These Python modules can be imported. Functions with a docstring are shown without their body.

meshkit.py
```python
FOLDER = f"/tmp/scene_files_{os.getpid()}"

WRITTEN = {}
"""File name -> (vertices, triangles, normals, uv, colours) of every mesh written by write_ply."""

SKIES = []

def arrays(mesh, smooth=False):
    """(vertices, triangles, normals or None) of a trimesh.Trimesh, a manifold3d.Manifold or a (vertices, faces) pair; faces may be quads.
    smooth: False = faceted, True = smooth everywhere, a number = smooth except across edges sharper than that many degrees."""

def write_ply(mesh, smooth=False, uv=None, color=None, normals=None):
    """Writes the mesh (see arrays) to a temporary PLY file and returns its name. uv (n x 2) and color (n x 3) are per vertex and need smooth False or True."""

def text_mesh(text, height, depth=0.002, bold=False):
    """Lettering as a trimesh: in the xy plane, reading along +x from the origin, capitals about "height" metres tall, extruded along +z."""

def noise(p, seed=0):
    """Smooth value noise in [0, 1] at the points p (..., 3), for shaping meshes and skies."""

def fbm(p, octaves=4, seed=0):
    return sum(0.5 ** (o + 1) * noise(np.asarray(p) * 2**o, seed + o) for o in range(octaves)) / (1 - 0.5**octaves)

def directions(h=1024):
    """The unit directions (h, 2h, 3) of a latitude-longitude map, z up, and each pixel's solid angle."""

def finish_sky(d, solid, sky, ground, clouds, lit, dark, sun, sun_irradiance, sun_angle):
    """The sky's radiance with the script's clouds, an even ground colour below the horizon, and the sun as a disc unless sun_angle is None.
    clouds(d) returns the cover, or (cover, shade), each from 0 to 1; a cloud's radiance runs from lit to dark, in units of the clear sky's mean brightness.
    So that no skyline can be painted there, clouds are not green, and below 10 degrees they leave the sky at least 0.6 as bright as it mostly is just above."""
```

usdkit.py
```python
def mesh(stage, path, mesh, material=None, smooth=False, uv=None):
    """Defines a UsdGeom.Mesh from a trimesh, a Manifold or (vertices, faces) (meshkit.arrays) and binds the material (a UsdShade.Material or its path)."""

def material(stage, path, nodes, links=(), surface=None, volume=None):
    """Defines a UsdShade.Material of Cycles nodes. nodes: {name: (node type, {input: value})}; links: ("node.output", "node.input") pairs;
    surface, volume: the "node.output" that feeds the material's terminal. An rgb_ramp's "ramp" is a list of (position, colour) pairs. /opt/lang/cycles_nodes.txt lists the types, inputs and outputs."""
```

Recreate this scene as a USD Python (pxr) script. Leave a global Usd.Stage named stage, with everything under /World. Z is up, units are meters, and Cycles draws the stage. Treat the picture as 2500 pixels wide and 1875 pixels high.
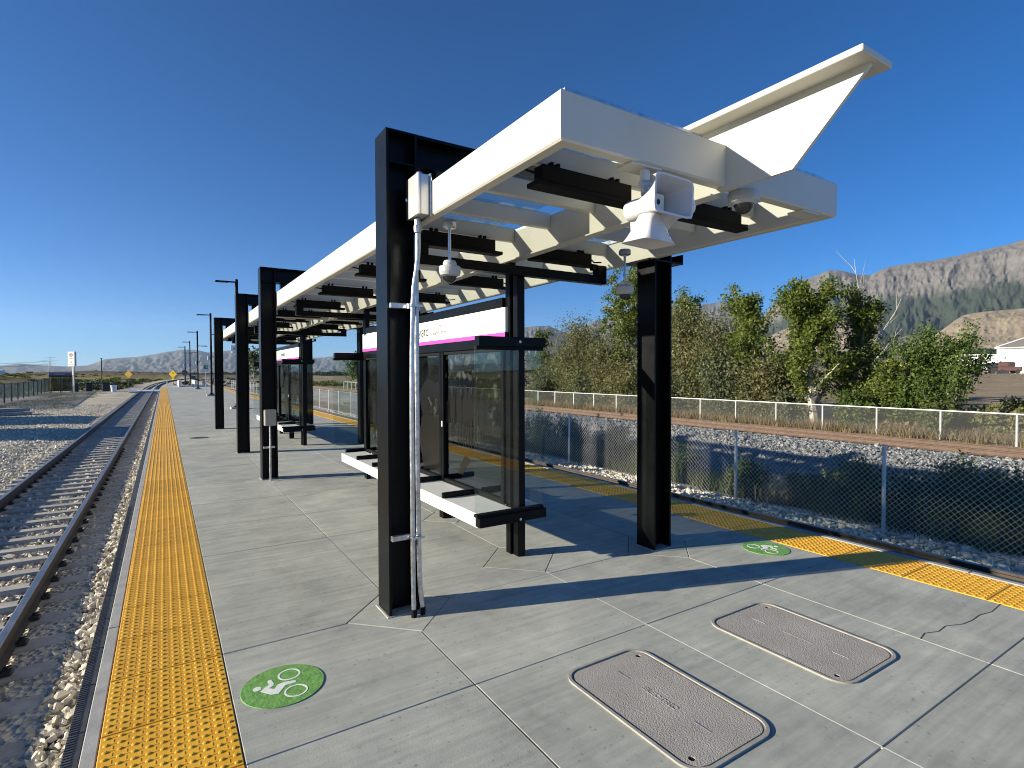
import math, random
import numpy as np, trimesh, meshkit, usdkit
from shapely.geometry import Polygon, box as sbox, Point
from shapely.ops import unary_union
from shapely import affinity
from pxr import Usd, UsdGeom, UsdLux, UsdShade, Gf, Sdf, Vt

stage = Usd.Stage.CreateInMemory()
UsdGeom.SetStageUpAxis(stage, 'Z')
UsdGeom.SetStageMetersPerUnit(stage, 1.0)
UsdGeom.Xform.Define(stage, '/World')
UsdGeom.Scope.Define(stage, '/World/Looks')
T = Sdf.ValueTypeNames

# ------------------------------------------------------------------ camera
YAW, PITCH, ROLL, FOC, EYE = .5666, .0217, -.003, 1336. / 2500 * 36, 1.89
F = np.array([math.sin(YAW), math.cos(YAW), 0]); R = np.array([math.cos(YAW), -math.sin(YAW), 0]); U = np.array([0, 0, 1.])
F2 = F * math.cos(PITCH) - U * math.sin(PITCH); U2 = U * math.cos(PITCH) + F * math.sin(PITCH)
R3 = R * math.cos(ROLL) + U2 * math.sin(ROLL); U3 = U2 * math.cos(ROLL) - R * math.sin(ROLL)
cam = UsdGeom.Camera.Define(stage, '/World/camera')
cam.AddTransformOp().Set(Gf.Matrix4d(*R3, 0, *U3, 0, *(-F2), 0, 0, 0, EYE, 1))
cam.CreateHorizontalApertureAttr(36.0); cam.CreateVerticalApertureAttr(27.0)
cam.CreateFocalLengthAttr(FOC); cam.CreateClippingRangeAttr((0.05, 100000.0))
cam.CreateExposureAttr(1.10)

# ------------------------------------------------------------------ sky and sun
SUN_EL = math.radians(16.0)
SUN = np.array([-math.cos(SUN_EL) * .949, math.cos(SUN_EL) * .316, math.sin(SUN_EL)])
SUN_ROT = math.atan2(SUN[0], SUN[1])
usdkit.material(stage, '/World/Looks/sky_look',
    {'sky': ('sky_texture', {'sky_type': 'single_scattering', 'sun_disc': False, 'sun_elevation': SUN_EL, 'sun_rotation': SUN_ROT,
                             'altitude': 1400.0, 'air_density': .85, 'aerosol_density': .16, 'ozone_density': 7.}),
     'hs': ('hsv', {'saturation': 1.12}), 'bg': ('background_shader', {'strength': .066})}, [('sky.color', 'hs.color'), ('hs.color', 'bg.color')], surface='bg.background')
dome = UsdLux.DomeLight.Define(stage, '/World/sky')
UsdShade.MaterialBindingAPI.Apply(dome.GetPrim()).Bind(UsdShade.Material.Get(stage, '/World/Looks/sky_look'))
dome.GetPrim().SetCustomDataByKey('kind', 'structure')
sun = UsdLux.DistantLight.Define(stage, '/World/sun')
sun.CreateIntensityAttr(1.25); sun.CreateAngleAttr(.53); sun.CreateColorAttr(Gf.Vec3f(1, .915, .735)); sun.CreateNormalizeAttr(True)
_x = np.cross([0, 0, 1], SUN); _x /= np.linalg.norm(_x); _y = np.cross(SUN, _x)
sun.AddTransformOp().Set(Gf.Matrix4d(*_x, 0, *_y, 0, *SUN, 0, 0, 0, 50, 1))

# ------------------------------------------------------------------ helpers
def uniq(path):
    if not stage.GetPrimAtPath(path): return path
    i = 1
    while stage.GetPrimAtPath(f'{path}_{i:03d}'): i += 1
    return f'{path}_{i:03d}'
_cnt = {}
def numbered(parent, name):
    k = (parent, name); n = _cnt.get(k, 0); _cnt[k] = n + 1
    return f'{parent}/{name}' + (f'_{n:03d}' if n else '')
def tag(p, label=None, cat=None, group=None, kind=None):
    p = p.GetPrim() if hasattr(p, 'GetPrim') else p
    for k, v in (('label', label), ('category', cat), ('group', group), ('kind', kind)):
        if v: p.SetCustomDataByKey(k, v)
    return p
def ppath(parent): return '/World' if parent is None else str(parent.GetPath())
def thing(name, label=None, cat=None, group=None, loc=(0, 0, 0), rz=0, kind=None, parent=None):
    x = UsdGeom.Xform.Define(stage, numbered(ppath(parent), name))
    x.AddTranslateOp().Set(Gf.Vec3d(*map(float, loc)))
    if rz: x.AddRotateZOp().Set(math.degrees(rz))
    return tag(x, label, cat, group, kind)
def copy_of(root, loc, label=None, group=None, rz=0):
    was = root.GetCustomData()
    x = UsdGeom.Xform.Define(stage, numbered('/World', was.get('_n', root.GetName())))
    x.GetPrim().GetReferences().AddInternalReference(root.GetPath())
    x.ClearXformOpOrder(); x.AddTranslateOp().Set(Gf.Vec3d(*map(float, loc)))
    if rz: x.AddRotateZOp().Set(math.degrees(rz))
    tag(x, label or was['label'], was['category'], group or was.get('group'))
    x.GetPrim().SetInstanceable(True)
    return x.GetPrim()
def obj(name, mesh, mat, parent=None, label=None, cat=None, group=None, kind=None, smooth=False, col=None, loc=None):
    if isinstance(mesh, MB): mesh = mesh.arr()
    m = usdkit.mesh(stage, numbered(ppath(parent), name), mesh, MAT[mat], smooth=smooth)
    if loc is not None: m.AddTranslateOp().Set(Gf.Vec3d(*map(float, loc)))
    if col is not None:
        UsdGeom.PrimvarsAPI(m).CreatePrimvar('tint', T.Color3fArray, 'vertex').Set(Vt.Vec3fArray.FromNumpy(np.asarray(col, np.float32)))
    return tag(m, label, cat, group, kind)

def _chamfer():
    v = []
    for sx in (-1, 1):
        for sy in (-1, 1):
            for sz in (-1, 1):
                s = np.array([sx, sy, sz], float)
                for k in range(3):
                    o = np.full(3, .3); o[k] = 0
                    v.append(s * (1 - o))
    v = np.array(v); h = trimesh.convex.convex_hull(v)
    idx = [int(np.argmin(((v - q) ** 2).sum(1))) for q in h.vertices]
    return np.sign(v), 1 - np.abs(v) > 1e-6, np.array(idx)[h.faces]
CH_S, CH_I, CH_F = _chamfer()
BF = np.array([[0,1,3],[0,3,2],[4,6,7],[4,7,5],[0,4,5],[0,5,1],[2,3,7],[2,7,6],[0,2,6],[0,6,4],[1,5,7],[1,7,3]])
class MB:
    def __init__(s): s.v, s.f, s.n = [], [], 0
    def add(s, v, f):
        v = np.asarray(v, float); s.v.append(v); s.f.append(np.asarray(f, int) + s.n); s.n += len(v); return s
    def mesh(s, m): return s.add(m.vertices, m.faces)
    def box(s, x0, x1, y0, y1, z0, z1, b=0.0, M=None):
        c = np.array([(x0 + x1) / 2, (y0 + y1) / 2, (z0 + z1) / 2]); h = np.abs([x1 - x0, y1 - y0, z1 - z0]) / 2
        if b:
            b = min(b, .45 * h.min() * 2)
            v = CH_S * (h - CH_I * b) ; f = CH_F
        else:
            v = np.array([[i, j, k] for i in (-1, 1) for j in (-1, 1) for k in (-1, 1)]) * h; f = BF
        v = v + c
        if M is not None: v = v @ np.asarray(M)[:3, :3].T + np.asarray(M)[:3, 3]
        return s.add(v, f)
    def tube(s, pts, r, sides=8, cap=True):
        p = np.asarray(pts, float); n = len(p); r = np.broadcast_to(r, (n,)).astype(float)
        t = np.gradient(p, axis=0); t /= np.linalg.norm(t, axis=1, keepdims=True) + 1e-12
        a0 = np.cross(t[0], [0, 0, 1.] if abs(t[0][2]) < .9 else [1., 0, 0]); a0 /= np.linalg.norm(a0)
        A = [a0]
        for i in range(1, n):
            a = A[-1] - t[i] * (A[-1] @ t[i]); A.append(a / (np.linalg.norm(a) + 1e-12))
        A = np.array(A); B = np.cross(t, A); g = np.arange(sides) * 2 * np.pi / sides
        v = p[:, None] + r[:, None, None] * (np.cos(g)[None, :, None] * A[:, None] + np.sin(g)[None, :, None] * B[:, None])
        i, j = np.meshgrid(np.arange(n - 1), np.arange(sides), indexing='ij'); j2 = (j + 1) % sides
        q = np.stack([i * sides + j, i * sides + j2, (i + 1) * sides + j2, (i + 1) * sides + j], -1).reshape(-1, 4)
        f = np.vstack([q[:, [0, 1, 2]], q[:, [0, 2, 3]]]); v = v.reshape(-1, 3)
        if cap:
            k = len(v); v = np.vstack([v, p[0], p[-1]]); o = (n - 1) * sides
            f = np.vstack([f, [[k, (x + 1) % sides, x] for x in range(sides)], [[k + 1, o + x, o + (x + 1) % sides] for x in range(sides)]])
        return s.add(v, f)
    def lathe(s, prof, c=(0, 0, 0), sides=24):
        g = np.arange(sides) * 2 * np.pi / sides; pr = np.asarray(prof, float); n = len(pr)
        v = np.stack([pr[:, None, 0] * np.cos(g), pr[:, None, 0] * np.sin(g), np.broadcast_to(pr[:, None, 1], (n, sides))], -1).reshape(-1, 3) + np.asarray(c)
        i, j = np.meshgrid(np.arange(n - 1), np.arange(sides), indexing='ij'); j2 = (j + 1) % sides
        q = np.stack([i * sides + j, i * sides + j2, (i + 1) * sides + j2, (i + 1) * sides + j], -1).reshape(-1, 4)
        return s.add(v, np.vstack([q[:, [0, 1, 2]], q[:, [0, 2, 3]]]))
    def poly(s, P, z0, z1, M=None, bev=0):
        """a shapely polygon extruded from z0 to z1, its top edge bevelled by bev"""
        for g in getattr(P, 'geoms', [P]):
            if g.is_empty or g.area < 1e-8: continue
            if bev and not len(g.interiors):
                g = Polygon(np.asarray(g.exterior.coords)[:-1]); g = g if g.exterior.is_ccw else Polygon(list(g.exterior.coords)[::-1])
                t = g.buffer(-bev, join_style=2)
                if len(t.exterior.coords) == len(g.exterior.coords):
                    a = np.asarray(g.exterior.coords)[:-1]; b = np.asarray(t.exterior.coords)[:-1]
                    if not t.exterior.is_ccw: b = b[::-1]
                    k = int(np.argmin(((b - a[0]) ** 2).sum(1))); b = np.roll(b, -k, 0); n = len(a)
                    v = np.vstack([np.c_[a, np.full(n, z0)], np.c_[a, np.full(n, z1 - bev)], np.c_[b, np.full(n, z1)]])
                    f = []
                    for r in (0, 1):
                        for i in range(n):
                            j = (i + 1) % n; f += [[r * n + i, r * n + j, (r + 1) * n + j], [r * n + i, (r + 1) * n + j, (r + 1) * n + i]]
                    tv, tf = trimesh.creation.triangulate_polygon(Polygon(b), engine='earcut')
                    mp = [2 * n + int(np.argmin(((b - q) ** 2).sum(1))) for q in tv]
                    f += [[mp[i] for i in t3] for t3 in tf]
                    s._m(v, f, M); continue
            m = trimesh.creation.extrude_polygon(g, z1 - z0, engine='earcut'); v = np.array(m.vertices); v[:, 2] += z0
            s._m(v, m.faces, M)
        return s
    def _m(s, v, f, M):
        v = np.asarray(v, float)
        if M is not None: v = v @ np.asarray(M)[:3, :3].T + np.asarray(M)[:3, 3]
        s.add(v, f)
    def arr(s): return (np.vstack(s.v), np.vstack(s.f))
def frame(o, x, y, z):
    M = np.eye(4); M[:3, 0], M[:3, 1], M[:3, 2], M[:3, 3] = x, y, z, o; return M
def quad(a, b, c, d): return MB().add([a, b, c, d], [[0, 1, 2], [0, 2, 3]])

# ------------------------------------------------------------------ materials
MAT = {}
def mat(name, nodes, links, surface='p.BSDF', volume=None):
    MAT[name] = usdkit.material(stage, f'/World/Looks/{name}', nodes, links, surface=surface, volume=volume)
def plain(name, col, rough=.5, metal=0., spec=.5, var=.06, scale=6., bump=0., bscale=60., coat=0., obvar=0.):
    """one paint with faint uneven tone, dust and fine relief"""
    d = np.array(col, float)
    n = {'geo': ('geometry', {}), 'no': ('noise_texture', {'scale': scale, 'detail': 6., 'roughness': .65}),
         'ra': ('rgb_ramp', {'ramp': [(.25, tuple(d * (1 - var * 2))), (.5, tuple(d)), (.75, tuple(np.minimum(d * (1 + var * 2), .95)))]}),
         'ro': ('map_range', {'from_min': .2, 'from_max': .8, 'to_min': rough - .08, 'to_max': rough + .1}),
         'p': ('principled_bsdf', {'metallic': metal, 'specular_ior_level': spec, 'coat_weight': coat})}
    l = [('geo.position', 'no.vector'), ('no.fac', 'ra.fac'), ('no.fac', 'ro.value'), ('ro.result', 'p.roughness')]
    if obvar:
        n |= {'oi': ('object_info', {}), 'ov': ('map_range', {'to_min': 1 - obvar, 'to_max': 1 + obvar}), 'hs': ('hsv', {})}
        l += [('oi.random', 'ov.value'), ('ov.result', 'hs.value'), ('ra.color', 'hs.color'), ('hs.color', 'p.base_color')]
    else: l += [('ra.color', 'p.base_color')]
    if bump:
        n |= {'bn': ('noise_texture', {'scale': bscale, 'detail': 4.}), 'bu': ('bump', {'strength': bump, 'distance': .004})}
        l += [('geo.position', 'bn.vector'), ('bn.fac', 'bu.height'), ('bu.normal', 'p.normal')]
    mat(name, n, l)
plain('black_paint', (.002, .0024, .003), .33, spec=.16, var=.25, scale=3., bump=.04, bscale=40.)
plain('black_matte', (.005, .0045, .0045), .6, spec=.15, var=.2)
plain('white_paint', (.53, .512, .448), .42, var=.025, scale=2.5, bump=.05, bscale=25.)
plain('bench_white', (.62, .62, .60), .4, var=.02)
plain('sign_white', (.74, .74, .70), .35, var=.01)
plain('magenta', (.62, .055, .36), .4, var=.02)
plain('letter_black', (.02, .02, .022), .5)
plain('letter_grey', (.34, .35, .36), .5)
plain('galvanised', (.55, .57, .60), .32, metal=1., var=.12, scale=14.)
plain('stainless', (.66, .66, .66), .42, metal=1., var=.05, scale=5.)
plain('tan_box', (.36, .33, .28), .4, metal=.4)
plain('horn_white', (.56, .55, .57), .38, var=.03)
plain('camera_grey', (.42, .43, .44), .4)
plain('camera_dome', (.02, .02, .022), .06, spec=.6)
plain('rubber', (.045, .047, .05), .6, var=.25, scale=9., bump=.2, bscale=90.)
plain('curb_concrete', (.33, .325, .31), .85, var=.12, scale=7., bump=.3, bscale=60.)
plain('rail_side', (.055, .040, .030), .75, var=.3, scale=8., bump=.4, bscale=70.)
plain('rail_top', (.36, .35, .34), .45, metal=1., var=.1)
plain('rusty_rail', (.115, .075, .055), .8, var=.2, scale=6., bump=.3)
plain('tie_concrete', (.36, .34, .30), .9, var=.14, scale=6., bump=.5, bscale=50., obvar=.12)
plain('tie_wood', (.060, .045, .034), .9, var=.3, scale=8., bump=.8)
plain('clip_steel', (.02, .017, .015), .7)
plain('stone', (.56, .505, .405), .9, var=.16, scale=3., bump=.4, bscale=50., obvar=.45)
plain('stone_grey', (.21, .21, .20), .9, var=.16, scale=3., bump=.4, bscale=50., obvar=.4)
plain('timber', (.055, .042, .03), .85, var=.35, scale=10., bump=.7, bscale=30.)
plain('wire', (.66, .66, .66), .5, metal=.35, var=.05)
plain('fence_post', (.66, .67, .67), .4, metal=.45, var=.05)
plain('bark', (.36, .33, .27), .9, var=.2, scale=4., bump=.6, bscale=20.)
plain('bark_dark', (.12, .10, .08), .9, var=.2, scale=4.)
plain('pole_wood', (.16, .12, .085), .9, var=.2, scale=5.)
plain('caulk', (.62, .58, .50), .7, var=.1)
plain('warn_yellow', (.80, .50, .01), .45, var=.03)
plain('warn_dull', (.55, .30, .03), .5, var=.03)
plain('sign_green', (.01, .12, .075), .45)
plain('sign_red', (.35, .03, .05), .45)
plain('sign_blue', (.04, .06, .22), .45)
plain('purple', (.13, .10, .19), .45)
plain('dark_steel', (.020, .021, .023), .5, var=.2)
plain('mirror_back', (.12, .09, .07), .55)
plain('warehouse_white', (.62, .63, .64), .5, var=.03, scale=.2)
plain('warehouse_cream', (.60, .50, .34), .6, var=.03, scale=.2)
plain('roof_brown', (.17, .15, .13), .7, var=.06, scale=.2)
plain('loader_yellow', (.65, .36, .04), .5)
plain('vehicle_white', (.65, .65, .66), .35)
plain('vehicle_dark', (.03, .03, .035), .35)
plain('vehicle_red', (.10, .05, .045), .4)
plain('tyre', (.02, .02, .02), .8)
plain('spoil', (.055, .05, .05), .95, var=.2, scale=.4)
plain('container_grey', (.22, .24, .26), .6)
plain('slat_dark', (.075, .08, .075), .7, var=.15, scale=.8)
plain('decal_white', (.74, .76, .70), .6, var=.05, scale=30., bump=.3, bscale=90.)
plain('decal_green', (.15, .33, .075), .65, var=.2, scale=22., bump=.8, bscale=55.)
plain('hatch_frame', (.30, .285, .25), .8, var=.12, scale=12., bump=.2)
plain('dirt', (.20, .16, .115), .95, var=.2, scale=.5, bump=.4, bscale=8.)
# concrete: mottled, broom streaks across the platform, dark pits
mat('concrete', {
    'geo': ('geometry', {}), 'oi': ('object_info', {}),
    'n1': ('noise_texture', {'scale': 1.5, 'detail': 10., 'roughness': .72}),
    'm2': ('mapping', {'scale': (.9, 11., 1.)}), 'n2': ('noise_texture', {'scale': 1.6, 'detail': 5., 'roughness': .6}),
    'r1': ('rgb_ramp', {'ramp': [(.26, (.235, .24, .215)), (.42, (.345, .35, .312)), (.55, (.405, .408, .36)), (.72, (.51, .51, .45))]}),
    'r2': ('rgb_ramp', {'ramp': [(.3, (.82, .83, .84)), (.7, (1.11, 1.10, 1.08))]}),
    'mu': ('mix', {'mix_type': 'multiply', 'fac': 1.}),
    'vo': ('voronoi_texture', {'scale': 17., 'randomness': 1.}), 'vr': ('rgb_ramp', {'ramp': [(.0, (.48, .48, .48)), (.10, (.68, .68, .67)), (.19, (1, 1, 1))]}),
    'pm': ('noise_texture', {'scale': 2.6, 'detail': 6., 'roughness': .7}), 'pr': ('rgb_ramp', {'ramp': [(.38, (.0, .0, .0)), (.60, (1, 1, 1))]}),
    'mv': ('mix', {'mix_type': 'multiply'}),
    'ov': ('map_range', {'to_min': .93, 'to_max': 1.06}), 'hs': ('hsv', {}),
    'n3': ('noise_texture', {'scale': 95., 'detail': 4.}), 'bu': ('bump', {'strength': .35, 'distance': .003}),
    'n4': ('noise_texture', {'scale': 26., 'detail': 2.}), 'b2': ('bump', {'strength': .30, 'distance': .006}),
    'p': ('principled_bsdf', {'roughness': .78, 'specular_ior_level': .35})},
    [('geo.position', 'n1.vector'), ('geo.position', 'm2.vector'), ('m2.vector', 'n2.vector'), ('geo.position', 'vo.vector'), ('geo.position', 'pm.vector'),
     ('n1.fac', 'r1.fac'), ('n2.fac', 'r2.fac'), ('r1.color', 'mu.color1'), ('r2.color', 'mu.color2'),
     ('vo.distance', 'vr.fac'), ('pm.fac', 'pr.fac'), ('pr.color', 'mv.fac'), ('mu.color', 'mv.color1'), ('vr.color', 'mv.color2'),
     ('oi.random', 'ov.value'), ('ov.result', 'hs.value'), ('mv.color', 'hs.color'), ('hs.color', 'p.base_color'),
     ('geo.position', 'n3.vector'), ('n3.fac', 'bu.height'), ('geo.position', 'm2.vector'), ('n2.fac', 'b2.height'), ('bu.normal', 'b2.normal'), ('b2.normal', 'p.normal')])
mat('tactile', {
    'geo': ('geometry', {}), 'oi': ('object_info', {}), 'n1': ('noise_texture', {'scale': 5., 'detail': 7., 'roughness': .7}),
    'r1': ('rgb_ramp', {'ramp': [(.25, (.58, .285, .014)), (.5, (.70, .365, .02)), (.75, (.77, .43, .035))]}),
    'ov': ('map_range', {'to_min': .93, 'to_max': 1.07}), 'hs': ('hsv', {}),
    'n3': ('noise_texture', {'scale': 130., 'detail': 3.}), 'bu': ('bump', {'strength': .3, 'distance': .002}),
    'p': ('principled_bsdf', {'roughness': .5, 'specular_ior_level': .4})},
    [('geo.position', 'n1.vector'), ('n1.fac', 'r1.fac'), ('oi.random', 'ov.value'), ('ov.result', 'hs.value'), ('r1.color', 'hs.color'), ('hs.color', 'p.base_color'),
     ('geo.position', 'n3.vector'), ('n3.fac', 'bu.height'), ('bu.normal', 'p.normal')])
mat('hatch_lid', {
    'geo': ('geometry', {}), 'n1': ('noise_texture', {'scale': 3., 'detail': 6., 'roughness': .7}),
    'r1': ('rgb_ramp', {'ramp': [(.25, (.29, .265, .235)), (.6, (.37, .34, .305)), (.8, (.42, .395, .36))]}),
    'n3': ('noise_texture', {'scale': 120., 'detail': 4.}), 'rr': ('rgb_ramp', {'ramp': [(.35, (0, 0, 0)), (.6, (1, 1, 1))]}), 'bu': ('bump', {'strength': .75, 'distance': .0024}),
    'p': ('principled_bsdf', {'roughness': .72})},
    [('geo.position', 'n1.vector'), ('n1.fac', 'r1.fac'), ('r1.color', 'p.base_color'), ('geo.position', 'n3.vector'), ('n3.fac', 'rr.fac'), ('rr.color', 'bu.height'), ('bu.normal', 'p.normal')])

def pane(name, tint, f0=.05, f1=.65, rough=.0):
    mat(name, {'lw': ('layer_weight', {'blend': .5}), 'pw': ('math', {'math_type': 'power', 'value2': 3.5}), 'mr': ('map_range', {'to_min': f0, 'to_max': f1}),
               'tr': ('transparent_bsdf', {'color': tint}), 'gl': ('glossy_bsdf', {'roughness': rough, 'color': (.9, .95, .95)}), 'mx': ('mix_closure', {})},
        [('lw.facing', 'pw.value1'), ('pw.value', 'mr.value'), ('mr.result', 'mx.fac'), ('tr.BSDF', 'mx.closure1'), ('gl.BSDF', 'mx.closure2')], surface='mx.closure')
pane('clear_glass', (.90, .945, .93), .03, .5)
pane('tinted_glass', (.40, .42, .395), .06, .6)
pane('roof_glass', (.86, .885, .87), .04, .6)
pane('far_glass', (.35, .4, .4), .1, .6)
# the printed artwork film: dark, uneven and half see-through
mat('artwork_film', {'geo': ('geometry', {}), 'n': ('noise_texture', {'scale': 3.2, 'detail': 5.}), 'r': ('rgb_ramp', {'ramp': [(.40, (.10, .10, .10)), (.62, (.42, .42, .42))]}),
                     'tr': ('transparent_bsdf', {'color': (.55, .54, .5)}), 'df': ('principled_bsdf', {'base_color': (.012, .011, .009), 'roughness': .25}), 'mx': ('mix_closure', {})},
    [('geo.position', 'n.vector'), ('n.fac', 'r.fac'), ('r.color', 'mx.fac'), ('tr.BSDF', 'mx.closure1'), ('df.BSDF', 'mx.closure2')], surface='mx.closure')
mat('artwork_dark', {'tr': ('transparent_bsdf', {'color': (.5, .48, .42)}), 'df': ('principled_bsdf', {'base_color': (.007, .006, .004), 'roughness': .25}), 'mx': ('mix_closure', {'fac': .86})},
    [('tr.BSDF', 'mx.closure1'), ('df.BSDF', 'mx.closure2')], surface='mx.closure')
mat('artwork_pale', {'geo': ('geometry', {}), 'n': ('noise_texture', {'scale': 9., 'detail': 5.}), 'r': ('rgb_ramp', {'ramp': [(.50, (.0, .0, .0)), (.68, (.10, .10, .10))]}),
    'tr': ('transparent_bsdf', {'color': (.95, .95, .93)}), 'df': ('principled_bsdf', {'base_color': (.45, .46, .44), 'roughness': .4}), 'mx': ('mix_closure', {})},
    [('geo.position', 'n.vector'), ('n.fac', 'r.fac'), ('r.color', 'mx.fac'), ('tr.BSDF', 'mx.closure1'), ('df.BSDF', 'mx.closure2')], surface='mx.closure')
# woven wire too far off to build wire by wire: mostly open
mat('wire_sheet', {'tr': ('transparent_bsdf', {}), 'df': ('principled_bsdf', {'base_color': (.24, .24, .235), 'roughness': .6}), 'mx': ('mix_closure', {'fac': .11})},
    [('tr.BSDF', 'mx.closure1'), ('df.BSDF', 'mx.closure2')], surface='mx.closure')

mat('screen_sheet', {'tr': ('transparent_bsdf', {}), 'df': ('principled_bsdf', {'base_color': (.10, .105, .095), 'roughness': .7}), 'mx': ('mix_closure', {'fac': .55})},
    [('tr.BSDF', 'mx.closure1'), ('df.BSDF', 'mx.closure2')], surface='mx.closure')
def foliage(name, c0, c1, c2, trans=.35):
    mat(name, {'geo': ('geometry', {}), 'n': ('noise_texture', {'scale': 1.1, 'detail': 3.}), 'ad': ('math', {'math_type': 'multiply_add', 'value2': .55}), 'sc': ('math', {'math_type': 'multiply', 'value2': .5}),
               'r': ('rgb_ramp', {'ramp': [(.25, c0), (.5, c1), (.8, c2)]}),
               'p': ('principled_bsdf', {'roughness': .55, 'specular_ior_level': .35}), 't': ('translucent_bsdf', {}), 'mx': ('mix_closure', {'fac': trans})},
        [('geo.position', 'n.vector'), ('n.fac', 'sc.value1'), ('geo.random_per_island', 'ad.value1'), ('sc.value', 'ad.value3'), ('ad.value', 'r.fac'),
         ('r.color', 'p.base_color'), ('r.color', 't.color'), ('p.BSDF', 'mx.closure1'), ('t.BSDF', 'mx.closure2')], surface='mx.closure')
foliage('leaf_cottonwood', (.10, .135, .02), (.28, .305, .06), (.50, .46, .12))
foliage('leaf_green', (.075, .12, .022), (.20, .255, .055), (.35, .37, .10))
foliage('leaf_olive', (.15, .15, .06), (.31, .285, .135), (.46, .41, .21))
foliage('leaf_bluegrey', (.11, .13, .065), (.21, .225, .12), (.31, .30, .175))
foliage('leaf_weed', (.085, .11, .03), (.185, .205, .06), (.33, .30, .11))
foliage('flower_yellow', (.30, .19, .01), (.48, .30, .015), (.55, .38, .05))
foliage('grass_dry', (.20, .155, .085), (.33, .265, .155), (.45, .375, .24))
foliage('grass_field', (.13, .14, .03), (.24, .23, .055), (.34, .30, .09))
foliage('leaf_far', (.03, .05, .02), (.055, .075, .03), (.09, .10, .045), .2)

# ground and mountains: their own colours come with the mesh (stones, soil, grass, rock, woods), broken up by noise
def tinted(name, s1, s2, amp, bump, bscale, bdist, rough=.95, vor=0):
    n = {'at': ('attribute', {'attribute': 'tint'}), 'geo': ('geometry', {}), 'n1': ('noise_texture', {'scale': s1, 'detail': 8., 'roughness': .68}),
         'n2': ('noise_texture', {'scale': s2, 'detail': 4., 'roughness': .6}),
         'r1': ('rgb_ramp', {'ramp': [(.3, (1 - amp,) * 3), (.7, (1 + amp,) * 3)]}), 'r2': ('rgb_ramp', {'ramp': [(.3, (1 - amp * .8,) * 3), (.7, (1 + amp * .8,) * 3)]}),
         'm1': ('mix', {'mix_type': 'multiply', 'fac': 1.}), 'm2': ('mix', {'mix_type': 'multiply', 'fac': 1.}),
         'bn': ('voronoi_texture' if vor else 'noise_texture', {'scale': bscale} if vor else {'scale': bscale, 'detail': 6., 'roughness': .6}), 'bu': ('bump', {'strength': bump, 'distance': bdist}),
         'p': ('principled_bsdf', {'roughness': rough, 'specular_ior_level': .15})}
    l = [('geo.position', x + '.vector') for x in ('n1', 'n2', 'bn')] + [('n1.fac', 'r1.fac'), ('n2.fac', 'r2.fac'), ('at.color', 'm1.color1'), ('r1.color', 'm1.color2'), ('m1.color', 'm2.color1'), ('r2.color', 'm2.color2'),
         ('m2.color', 'p.base_color'), ('bn.distance' if vor else 'bn.fac', 'bu.height'), ('bu.normal', 'p.normal')]
    mat(name, n, l)
tinted('ground_look', .35, 9., .28, .9, 17., .05, vor=1)
tinted('mountain_look', .0016, .011, .16, .55, .012, 22.)
tinted('hill_look', .004, .03, .16, .6, .03, 8.)
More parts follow.
